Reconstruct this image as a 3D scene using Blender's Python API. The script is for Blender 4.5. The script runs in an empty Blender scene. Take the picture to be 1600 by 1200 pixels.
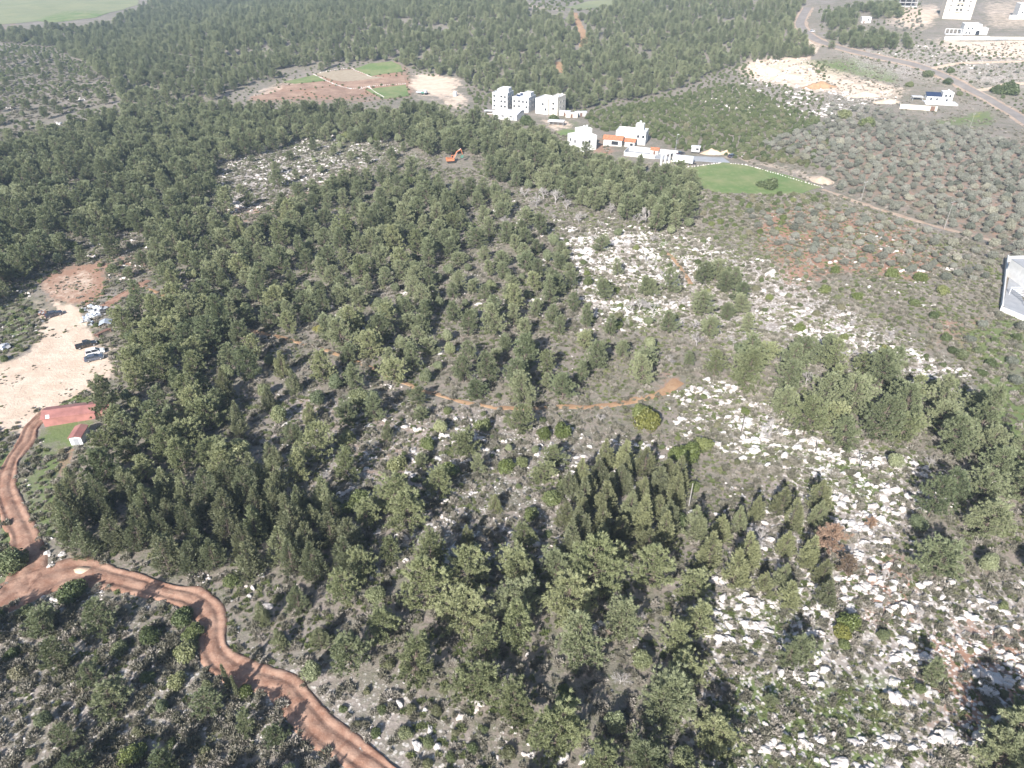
import bpy, math, random
import numpy as np
from mathutils import Vector, Matrix
from mathutils.geometry import delaunay_2d_cdt

R = math.radians
random.seed(7)
rng = np.random.default_rng(11)
scene = bpy.context.scene
col = scene.collection

# ------------------------------------------------------------------ camera
CAM_H = 95.0
PITCH = R(33.0)
FPX = 1113.0                       # focal length in photo pixels (1600 wide)
cam_d = bpy.data.cameras.new('camera')
cam = bpy.data.objects.new('camera', cam_d)
col.objects.link(cam)
cam_d.sensor_width = 36.0
cam_d.lens = 36.0 * FPX / 1600.0
cam_d.clip_start = 1.0
cam_d.clip_end = 12000.0
cam.location = (0, 0, CAM_H)
cam.rotation_euler = (R(90) - PITCH, 0, 0)
scene.camera = cam

# ------------------------------------------------------------------ sky and sun
SUN_EL = R(31.0)
SUN_AZ = R(22.0)                   # shadows run away from the camera and this far to the right
world = bpy.data.worlds.new('World')
scene.world = world
world.use_nodes = True
wn = world.node_tree
bg = wn.nodes['Background']
sky = wn.nodes.new('ShaderNodeTexSky')
sky.sky_type = 'NISHITA'
sky.sun_disc = False
sky.sun_elevation = SUN_EL
sky.sun_rotation = R(180) + SUN_AZ
sky.altitude = 300
sky.dust_density = 1.5
wn.links.new(sky.outputs[0], bg.inputs[0])
bg.inputs[1].default_value = 0.095
sl = bpy.data.lights.new('sun', 'SUN')
sl.energy = 5.0
sl.angle = R(0.53)
sl.color = (1.0, 0.975, 0.95)
sun = bpy.data.objects.new('sun', sl)
col.objects.link(sun)
sd = Vector((math.sin(SUN_AZ) * math.cos(SUN_EL), math.cos(SUN_AZ) * math.cos(SUN_EL), -math.sin(SUN_EL)))
sun.rotation_euler = sd.to_track_quat('-Z', 'Y').to_euler()
sun.location = (-80, -150, 200)
vs = scene.view_settings
vs.view_transform = 'Standard'
vs.look = 'None'
vs.gamma = 1.0
vs.exposure = 1.0
vs.use_curve_mapping = False
scene.cycles.max_bounces = 5
scene.cycles.diffuse_bounces = 2
scene.cycles.glossy_bounces = 2
scene.cycles.transmission_bounces = 2
scene.cycles.volume_bounces = 0
scene.cycles.transparent_max_bounces = 4

# ------------------------------------------------------------------ noise, terrain height, projection
def _hash(ix, iy, seed):
    n = (ix.astype(np.int64) * 374761393 + iy.astype(np.int64) * 668265263 + seed * 974634777) & 0x7fffffff
    n = ((n ^ (n >> 13)) * 1274126177) & 0x7fffffff
    return ((n ^ (n >> 16)) & 0xffff) / 65535.0

def vnoise(x, y, scale, seed=0):
    x = np.asarray(x, float) / scale; y = np.asarray(y, float) / scale
    ix = np.floor(x); iy = np.floor(y)
    fx = x - ix; fy = y - iy
    fx = fx * fx * (3 - 2 * fx); fy = fy * fy * (3 - 2 * fy)
    a = _hash(ix, iy, seed); b = _hash(ix + 1, iy, seed); c = _hash(ix, iy + 1, seed); d = _hash(ix + 1, iy + 1, seed)
    return (a * (1 - fx) + b * fx) * (1 - fy) + (c * (1 - fx) + d * fx) * fy

def fbm(x, y, scale, seed=0, octv=3):
    v = 0; a = 1; s = 0
    for o in range(octv):
        v = v + a * vnoise(x, y, scale / 2 ** o, seed + o * 17); s += a; a *= .5
    return v / s

def sstep(a, b, v):
    t = np.clip((np.asarray(v, float) - a) / (b - a), 0, 1)
    return t * t * (3 - 2 * t)

def HZ(x, y):
    x = np.asarray(x, float); y = np.asarray(y, float)
    h = 20.0 * sstep(450, 860, y) * sstep(-420, -120, x)
    h = h + 14.0 * sstep(120, 330, x) * sstep(400, 600, y)
    h = h + 5.0 * (fbm(x, y, 130, 3, 2) - .5) * sstep(40, 120, y)
    h = h + 0.9 * (vnoise(x, y, 22, 9) - .5)
    return h

CP, SP = math.cos(PITCH), math.sin(PITCH)

def proj(x, y, z):
    x = np.asarray(x, float)
    d = y * CP - (z - CAM_H) * SP
    u = y * SP + (z - CAM_H) * CP
    d = np.maximum(d, .1)
    return 800 + FPX * x / d, 600 - FPX * u / d

def P(px, py, up=0.0):
    """the ground point seen at photo pixel (px, py)"""
    v = np.array([(px - 800) / FPX, CP + SP * (600 - py) / FPX, -SP + CP * (600 - py) / FPX])
    t = np.arange(60, 3000, 2.0)
    q = CAM_H + v[2] * t - HZ(v[0] * t, v[1] * t)
    i = int(np.argmax(q < 0))
    if q[i] >= 0: i = len(t) - 1
    a, b = t[max(i - 1, 0)], t[i]
    for _ in range(22):
        m = .5 * (a + b)
        if CAM_H + v[2] * m - float(HZ(v[0] * m, v[1] * m)) < 0: b = m
        else: a = m
    x, y = v[0] * b, v[1] * b
    return Vector((x, y, float(HZ(x, y)) + up))

def mpp(px, py):
    """metres per photo pixel at the ground seen there"""
    p = P(px, py)
    return (p.y * CP - (p.z - CAM_H) * SP) / FPX

def inpoly(px, py, poly):
    px = np.asarray(px); py = np.asarray(py)
    r = np.zeros(px.shape, bool)
    n = len(poly)
    for i in range(n):
        x1, y1 = poly[i]; x2, y2 = poly[(i + 1) % n]
        if y1 == y2: continue
        c = ((y1 > py) != (y2 > py)) & (px < (x2 - x1) * (py - y1) / (y2 - y1) + x1)
        r ^= c
    return r

# ------------------------------------------------------------------ materials
def nt(name):
    m = bpy.data.materials.new(name); m.use_nodes = True
    n = m.node_tree; n.nodes.clear()
    out = n.nodes.new('ShaderNodeOutputMaterial')
    return m, n, out

class G:
    def __init__(s, tree): s.t = tree
    def n(s, kind, **kw):
        nd = s.t.nodes.new(kind)
        for k, v in kw.items(): setattr(nd, k, v)
        return nd
    def l(s, a, b): s.t.links.new(a, b)
    def val(s, sock, v):
        if hasattr(v, 'links') or isinstance(v, bpy.types.NodeSocket): s.l(v, sock)
        else: sock.default_value = v
    def math(s, op, a, b=0.0, clamp=False):
        nd = s.n('ShaderNodeMath', operation=op, use_clamp=clamp)
        s.val(nd.inputs[0], a); s.val(nd.inputs[1], b)
        return nd.outputs[0]
    def mix(s, f, a, b, mode='MIX'):
        nd = s.n('ShaderNodeMix', data_type='RGBA', blend_type=mode)
        s.val(nd.inputs[0], f)
        s.val(nd.inputs[6], a if isinstance(a, bpy.types.NodeSocket) else (*a, 1))
        s.val(nd.inputs[7], b if isinstance(b, bpy.types.NodeSocket) else (*b, 1))
        return nd.outputs[2]
    def ramp(s, v, a, b):
        nd = s.n('ShaderNodeMapRange', clamp=True, interpolation_type='SMOOTHSTEP')
        s.val(nd.inputs[0], v); nd.inputs[1].default_value = a; nd.inputs[2].default_value = b
        return nd.outputs[0]
    def noise(s, vec, scale, detail=3, rough=.6):
        nd = s.n('ShaderNodeTexNoise')
        s.l(vec, nd.inputs['Vector'])
        nd.inputs['Scale'].default_value = scale; nd.inputs['Detail'].default_value = detail; nd.inputs['Roughness'].default_value = rough
        return nd.outputs[0]
    def attr(s, name):
        nd = s.n('ShaderNodeAttribute', attribute_name=name)
        return nd.outputs['Fac']

def simple(name, rgb, rough=.8, var=.12, scale=1.2, bump=0.0, metal=0.0, dirt=None):
    """a plain procedural surface with uneven tone"""
    m, t, out = nt(name); g = G(t)
    tc = g.n('ShaderNodeTexCoord').outputs['Object']
    nz = g.noise(tc, scale, 4)
    dark = tuple(c * (1 - var * 1.6) for c in rgb); lite = tuple(min(1, c * (1 + var)) for c in rgb)
    c = g.mix(g.ramp(nz, .3, .7), dark, lite)
    if dirt:
        c = g.mix(g.math('MULTIPLY', g.ramp(g.noise(tc, scale * .35, 5), .5, .75), .6), c, dirt)
    b = g.n('ShaderNodeBsdfPrincipled')
    g.l(c, b.inputs['Base Color']); b.inputs['Roughness'].default_value = rough; b.inputs['Metallic'].default_value = metal
    if bump:
        bp = g.n('ShaderNodeBump'); bp.inputs['Strength'].default_value = bump; bp.inputs['Distance'].default_value = .05
        g.l(g.noise(tc, scale * 6, 4), bp.inputs['Height']); g.l(bp.outputs[0], b.inputs['Normal'])
    g.l(b.outputs[0], out.inputs[0])
    return m

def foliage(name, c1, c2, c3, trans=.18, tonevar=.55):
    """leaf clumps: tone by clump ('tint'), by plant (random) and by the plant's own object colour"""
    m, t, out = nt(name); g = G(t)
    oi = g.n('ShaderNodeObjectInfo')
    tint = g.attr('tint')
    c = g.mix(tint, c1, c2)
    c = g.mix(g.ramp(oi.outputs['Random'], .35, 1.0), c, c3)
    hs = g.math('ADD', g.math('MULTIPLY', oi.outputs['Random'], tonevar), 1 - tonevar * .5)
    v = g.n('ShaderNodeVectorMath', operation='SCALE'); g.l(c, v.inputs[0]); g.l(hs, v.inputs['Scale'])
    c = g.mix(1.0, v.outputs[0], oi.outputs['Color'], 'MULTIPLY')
    d = g.n('ShaderNodeBsdfDiffuse'); g.l(c, d.inputs[0])
    tr = g.n('ShaderNodeBsdfTranslucent'); g.l(g.mix(.5, c, (.30, .34, .08), 'MIX'), tr.inputs[0])
    gl = g.n('ShaderNodeBsdfGlossy'); gl.inputs['Roughness'].default_value = .45; gl.inputs[0].default_value = (.5, .5, .45, 1)
    ms = g.n('ShaderNodeMixShader'); ms.inputs[0].default_value = trans
    g.l(d.outputs[0], ms.inputs[1]); g.l(tr.outputs[0], ms.inputs[2])
    m2 = g.n('ShaderNodeMixShader'); m2.inputs[0].default_value = .05
    g.l(ms.outputs[0], m2.inputs[1]); g.l(gl.outputs[0], m2.inputs[2])
    g.l(m2.outputs[0], out.inputs[0])
    return m

M = {}
M['pine'] = foliage('pine_needles', (.132, .160, .082), (.258, .280, .158), (.222, .236, .134))
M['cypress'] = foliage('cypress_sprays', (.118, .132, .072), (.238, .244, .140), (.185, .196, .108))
M['bush'] = foliage('evergreen_leaves', (.085, .112, .045), (.148, .175, .074), (.150, .160, .084))
M['olive'] = foliage('olive_leaves', (.180, .182, .142), (.285, .280, .232), (.255, .248, .210))
M['scrub'] = foliage('thorny_scrub', (.152, .146, .105), (.262, .240, .188), (.300, .268, .232), trans=.15, tonevar=.5)
M['herb'] = foliage('green_herbs', (.110, .140, .052), (.185, .215, .085), (.200, .200, .110), trans=.2)
M['dryneedle'] = foliage('dry_brown_needles', (.20, .135, .095), (.31, .22, .16), (.26, .175, .125), trans=.1)
M['bark'] = simple('pine_bark', (.15, .115, .09), .9, .3, 3, .4)
M['greybark'] = simple('weathered_grey_wood', (.38, .35, .33), .9, .2, 3, .2)
M['olivebark'] = simple('olive_bark', (.17, .15, .13), .9, .3, 3, .4)

def rock_mat(name, rgb, dark):
    m, t, out = nt(name); g = G(t)
    tc = g.n('ShaderNodeTexCoord').outputs['Object']
    oi = g.n('ShaderNodeObjectInfo')
    n1 = g.noise(tc, 1.6, 6, .7); n2 = g.noise(tc, 7, 4, .7)
    c = g.mix(g.ramp(n1, .45, .75), rgb, dark)
    c = g.mix(g.math('MULTIPLY', g.ramp(n2, .56, .70), .7), c, tuple(x * .45 for x in dark))
    c = g.mix(g.math('MULTIPLY', g.ramp(oi.outputs['Random'], .5, 1), .35), c, (.55, .43, .35))
    b = g.n('ShaderNodeBsdfPrincipled'); g.l(c, b.inputs['Base Color']); b.inputs['Roughness'].default_value = .95
    bp = g.n('ShaderNodeBump'); bp.inputs['Strength'].default_value = .8; bp.inputs['Distance'].default_value = .12
    g.l(n2, bp.inputs['Height']); g.l(bp.outputs[0], b.inputs['Normal'])
    g.l(b.outputs[0], out.inputs[0])
    return m
M['rock'] = rock_mat('limestone', (.56, .52, .485), (.36, .33, .305))

def ground_mat():
    m, t, out = nt('hillside_ground'); g = G(t)
    tc = g.n('ShaderNodeTexCoord').outputs['Object']
    nA = g.noise(tc, .05, 4); nB = g.noise(tc, .22, 5, .65); nC = g.noise(tc, 1.1, 5, .7); nD = g.noise(tc, 3.5, 3, .7)
    red, pale, grass, yel, stony = (g.attr(k) for k in ('red', 'pale', 'grass', 'yellow', 'stony'))
    c = g.mix(g.ramp(nB, .35, .65), (.180, .165, .125), (.258, .212, .178))
    c = g.mix(g.ramp(nC, .46, .66), c, (.115, .122, .066))
    c = g.mix(g.math('MULTIPLY', g.ramp(nD, .52, .7), .6), c, (.30, .26, .215))
    c = g.mix(g.math('MULTIPLY', g.ramp(nA, .42, .7), .5), c, (.285, .243, .218))
    c = g.mix(g.math('MULTIPLY', g.ramp(g.math('ADD', g.math('MULTIPLY', stony, .5), g.math('MULTIPLY', nB, .7)), .55, .85), .75), c, g.mix(nD, (.285, .240, .205), (.44, .385, .350)))
    # bare red earth
    k = g.ramp(g.math('ADD', g.math('MULTIPLY', red, .62), g.math('MULTIPLY', g.math('ADD', nB, nC), .40)), .56, .80)
    c = g.mix(k, c, g.mix(nC, (.255, .135, .085), (.38, .245, .175)))
    # grass
    k = g.ramp(g.math('ADD', g.math('MULTIPLY', grass, .62), g.math('MULTIPLY', g.math('ADD', nB, nD), .40)), .56, .80)
    c = g.mix(k, c, g.mix(nC, (.105, .145, .052), (.180, .205, .085)))
    # yellow flowers
    k = g.ramp(g.math('ADD', g.math('MULTIPLY', yel, .6), g.math('MULTIPLY', nC, .5)), .6, .8)
    c = g.mix(k, c, (.30, .28, .07))
    # pale trodden marl
    k = g.ramp(g.math('ADD', g.math('MULTIPLY', pale, .70), g.math('MULTIPLY', g.math('ADD', nB, nC), .36)), .54, .78)
    c = g.mix(k, c, g.mix(g.ramp(nB, .35, .7), (.53, .405, .305), (.64, .515, .405)))
    # small white stones and chips too small to pick apart
    vo = g.n('ShaderNodeTexVoronoi'); g.l(tc, vo.inputs['Vector']); vo.inputs['Scale'].default_value = 1.5
    k = g.math('MULTIPLY', g.ramp(g.math('ADD', nC, g.math('MULTIPLY', stony, .30)), .62, .74), g.ramp(vo.outputs['Distance'], .55, .30))
    c = g.mix(g.math('MULTIPLY', k, .8), c, (.60, .55, .50))
    b = g.n('ShaderNodeBsdfPrincipled'); g.l(c, b.inputs['Base Color']); b.inputs['Roughness'].default_value = .95
    b.inputs['Specular IOR Level'].default_value = .2
    bp = g.n('ShaderNodeBump'); bp.inputs['Strength'].default_value = .9; bp.inputs['Distance'].default_value = .25
    g.l(g.math('ADD', nC, g.math('MULTIPLY', nD, .4)), bp.inputs['Height']); g.l(bp.outputs[0], b.inputs['Normal'])
    g.l(b.outputs[0], out.inputs[0])
    return m

def earth_mat(name, a, b_, streak=1.0, scale=.35):
    m, t, out = nt(name); g = G(t)
    tc = g.n('ShaderNodeTexCoord').outputs['Object']
    n1 = g.noise(tc, scale, 5, .65); n2 = g.noise(tc, scale * 8, 4, .7)
    c = g.mix(g.ramp(n1, .3, .7), a, b_)
    c = g.mix(g.math('MULTIPLY', g.ramp(n2, .5, .8), .5), c, tuple(min(1, x * 1.35) for x in b_))
    b = g.n('ShaderNodeBsdfPrincipled'); g.l(c, b.inputs['Base Color']); b.inputs['Roughness'].default_value = .95
    b.inputs['Specular IOR Level'].default_value = .2
    bp = g.n('ShaderNodeBump'); bp.inputs['Strength'].default_value = .7; bp.inputs['Distance'].default_value = .12
    g.l(n2, bp.inputs['Height']); g.l(bp.outputs[0], b.inputs['Normal'])
    g.l(b.outputs[0], out.inputs[0])
    return m
M['redtrack'] = earth_mat('red_dirt', (.205, .108, .072), (.355, .225, .162))
M['paletrack'] = earth_mat('pale_dirt', (.42, .31, .22), (.56, .45, .35))
M['ochretrack'] = earth_mat('ochre_dirt', (.27, .16, .09), (.38, .25, .15))
M['asphalt'] = earth_mat('worn_asphalt', (.20, .175, .155), (.26, .23, .205), scale=.15)
M['shoulder'] = earth_mat('tan_verge', (.30, .215, .155), (.42, .325, .25))
M['plough'] = earth_mat('ploughed_red_soil', (.22, .14, .10), (.37, .25, .18), scale=.11)
M['fallow'] = earth_mat('fallow_soil', (.30, .24, .17), (.36, .30, .22))
M['field'] = earth_mat('green_crop', (.115, .175, .058), (.215, .225, .105), scale=.055)
M['vine'] = earth_mat('vineyard_green', (.19, .205, .11), (.24, .24, .13), scale=.03)
M['whitewall'] = simple('white_plaster', (.60, .59, .57), .85, .08, .5, dirt=(.44, .41, .37))
M['whiteroof'] = simple('white_roof', (.58, .58, .59), .7, .08, .3, dirt=(.42, .40, .38))
M['creamwall'] = simple('cream_stone_wall', (.56, .51, .43), .85, .08, .6, dirt=(.45, .40, .34))
M['greywall'] = simple('bare_concrete', (.40, .39, .38), .9, .12, .5, dirt=(.28, .27, .26))
M['tile'] = simple('red_roof_tile', (.44, .165, .085), .8, .2, 1.5)
M['redsheet'] = simple('faded_red_sheet', (.31, .135, .115), .7, .14, .5, dirt=(.27, .165, .13))
M['glass'] = simple('dark_window_glass', (.030, .034, .040), .15, .1, 1)
M['frame'] = simple('window_frame', (.45, .44, .42), .6, .05, 1)
M['door'] = simple('brown_door', (.14, .075, .05), .6, .15, 2)
M['steel'] = simple('galvanised_steel', (.42, .43, .45), .45, .1, 1, metal=.4)
M['solar'] = simple('solar_glass', (.025, .035, .075), .18, .1, 1)
M['stonewall'] = simple('dry_stone', (.52, .47, .41), .95, .22, 2.5, .6)
M['concrete'] = simple('light_concrete', (.30, .305, .315), .9, .08, .4, dirt=(.36, .35, .34))
M['poledark'] = simple('dark_pole_wood', (.10, .085, .075), .9, .2, 3)
M['polelight'] = simple('pale_pole', (.30, .28, .26), .8, .1, 3)
M['orange'] = simple('orange_machine_paint', (.50, .18, .085), .5, .15, 2)
M['greenpaint'] = simple('green_machine_paint', (.08, .20, .15), .5, .1, 2)
M['black'] = simple('black_rubber', (.018, .018, .018), .7, .1, 3)
M['white'] = simple('white_sheet', (.64, .64, .65), .5, .06, 1)
M['blue'] = simple('blue_sheet', (.38, .41, .45), .5, .1, 1)
M['rust'] = simple('rusty_timber', (.23, .13, .095), .9, .2, 3)
M['sand'] = earth_mat('sand_heap', (.46, .33, .23), (.58, .45, .33))
M['lamp'] = simple('lamp_glass', (.75, .72, .66), .2, .05, 4)
M['taillamp'] = simple('red_lamp', (.35, .02, .02), .25, .05, 4)

def paint(name, rgb, rough=.3):
    m, t, out = nt(name); g = G(t)
    b = g.n('ShaderNodeBsdfPrincipled')
    tc = g.n('ShaderNodeTexCoord').outputs['Object']
    c = g.mix(g.math('MULTIPLY', g.ramp(g.noise(tc, 1.5, 4), .45, .75), .25), rgb, (.40, .32, .25))
    g.l(c, b.inputs['Base Color']); b.inputs['Roughness'].default_value = rough; b.inputs['Coat Weight'].default_value = .4
    g.l(b.outputs[0], out.inputs[0])
    return m
M['carblack'] = paint('black_car_paint', (.012, .012, .013))
M['carnavy'] = paint('navy_car_paint', (.020, .024, .040))
M['carwhite'] = paint('white_car_paint', (.72, .72, .72))
M['cargrey'] = paint('blue_grey_car_paint', (.060, .075, .105))

# ------------------------------------------------------------------ mesh helpers
class MB:
    """collects boxes, tubes and prisms, then links them as ONE mesh object"""
    def __init__(s): s.v = []; s.f = []
    def add(s, vs, fs):
        o = len(s.v); s.v += [tuple(v) for v in vs]; s.f += [tuple(i + o for i in f) for f in fs]; return s
    def box(s, x0, x1, y0, y1, z0, z1):
        return s.add([(x0, y0, z0), (x1, y0, z0), (x1, y1, z0), (x0, y1, z0), (x0, y0, z1), (x1, y0, z1), (x1, y1, z1), (x0, y1, z1)],
                     [(0, 3, 2, 1), (4, 5, 6, 7), (0, 1, 5, 4), (1, 2, 6, 5), (2, 3, 7, 6), (3, 0, 4, 7)])
    def tube(s, a, b, r0, r1=None, n=6):
        a = Vector(a); b = Vector(b); r1 = r0 if r1 is None else r1
        d = (b - a).normalized(); u = d.orthogonal().normalized(); w = d.cross(u)
        vs = []
        for p, r in ((a, r0), (b, r1)):
            for i in range(n):
                q = 2 * math.pi * i / n
                vs.append(p + r * (math.cos(q) * u + math.sin(q) * w))
        fs = [(i, (i + 1) % n, n + (i + 1) % n, n + i) for i in range(n)] + [tuple(range(n - 1, -1, -1)), tuple(range(n, 2 * n))]
        return s.add(vs, fs)
    def prism(s, prof, y0, y1):
        """profile in x,z extruded along y"""
        n = len(prof)
        vs = [(x, y0, z) for x, z in prof] + [(x, y1, z) for x, z in prof]
        fs = [(i, (i + 1) % n, n + (i + 1) % n, n + i) for i in range(n)] + [tuple(range(n - 1, -1, -1)), tuple(range(n, 2 * n))]
        return s.add(vs, fs)
    def mesh(s, name, mat):
        me = bpy.data.meshes.new(name); me.from_pydata(s.v, [], s.f); me.update()
        if mat: me.materials.append(mat if not isinstance(mat, str) else M[mat])
        return me
    def build(s, name, mat, parent=None):
        return link(name, s.mesh(name, mat), parent)

def link(name, me, parent=None, loc=None, rz=None):
    o = bpy.data.objects.new(name, me); col.objects.link(o)
    if parent: o.parent = parent
    if loc is not None: o.location = loc
    if rz is not None: o.rotation_euler = (0, 0, rz)
    return o

LAND = []                                        # landmarks for the plants' labels: (phrase, px, py)
def tag(o, label, cat, group=None, mark=None):
    o['label'] = label; o['category'] = cat
    if group: o['group'] = group
    if mark:
        q = o.matrix_basis.translation
        a, b = proj(q.x, q.y, q.z); LAND.append((mark, float(a), float(b)))
    return o
def thing(name, label, cat, loc, rz=0.0, group=None, mark=None):
    o = bpy.data.objects.new(name, None); col.objects.link(o)
    o.empty_display_size = .5
    o.location = loc; o.rotation_euler = (0, 0, rz)
    o.matrix_basis = Matrix.Translation(Vector(loc)) @ Matrix.Rotation(rz, 4, 'Z')
    return tag(o, label, cat, group, mark)
def kind(o, k):
    o['kind'] = k; return o

def mesh_np(name, V, F, mat, tint=None, smooth=False):
    """V (n,3), F (m,3 or 4) arrays -> mesh"""
    me = bpy.data.meshes.new(name)
    k = F.shape[1]
    me.vertices.add(len(V)); me.vertices.foreach_set('co', np.ascontiguousarray(V, np.float32).ravel())
    me.loops.add(F.size); me.loops.foreach_set('vertex_index', np.ascontiguousarray(F, np.int32).ravel())
    me.polygons.add(len(F)); me.polygons.foreach_set('loop_start', np.arange(0, F.size, k, dtype=np.int32))
    me.polygons.foreach_set('loop_total', np.full(len(F), k, np.int32))
    if smooth: me.polygons.foreach_set('use_smooth', np.ones(len(F), bool))
    if tint is not None:
        a = me.attributes.new('tint', 'FLOAT', 'FACE'); a.data.foreach_set('value', np.ascontiguousarray(tint, np.float32))
    me.update(); me.validate()
    me.materials.append(M[mat] if isinstance(mat, str) else mat)
    return me

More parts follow.
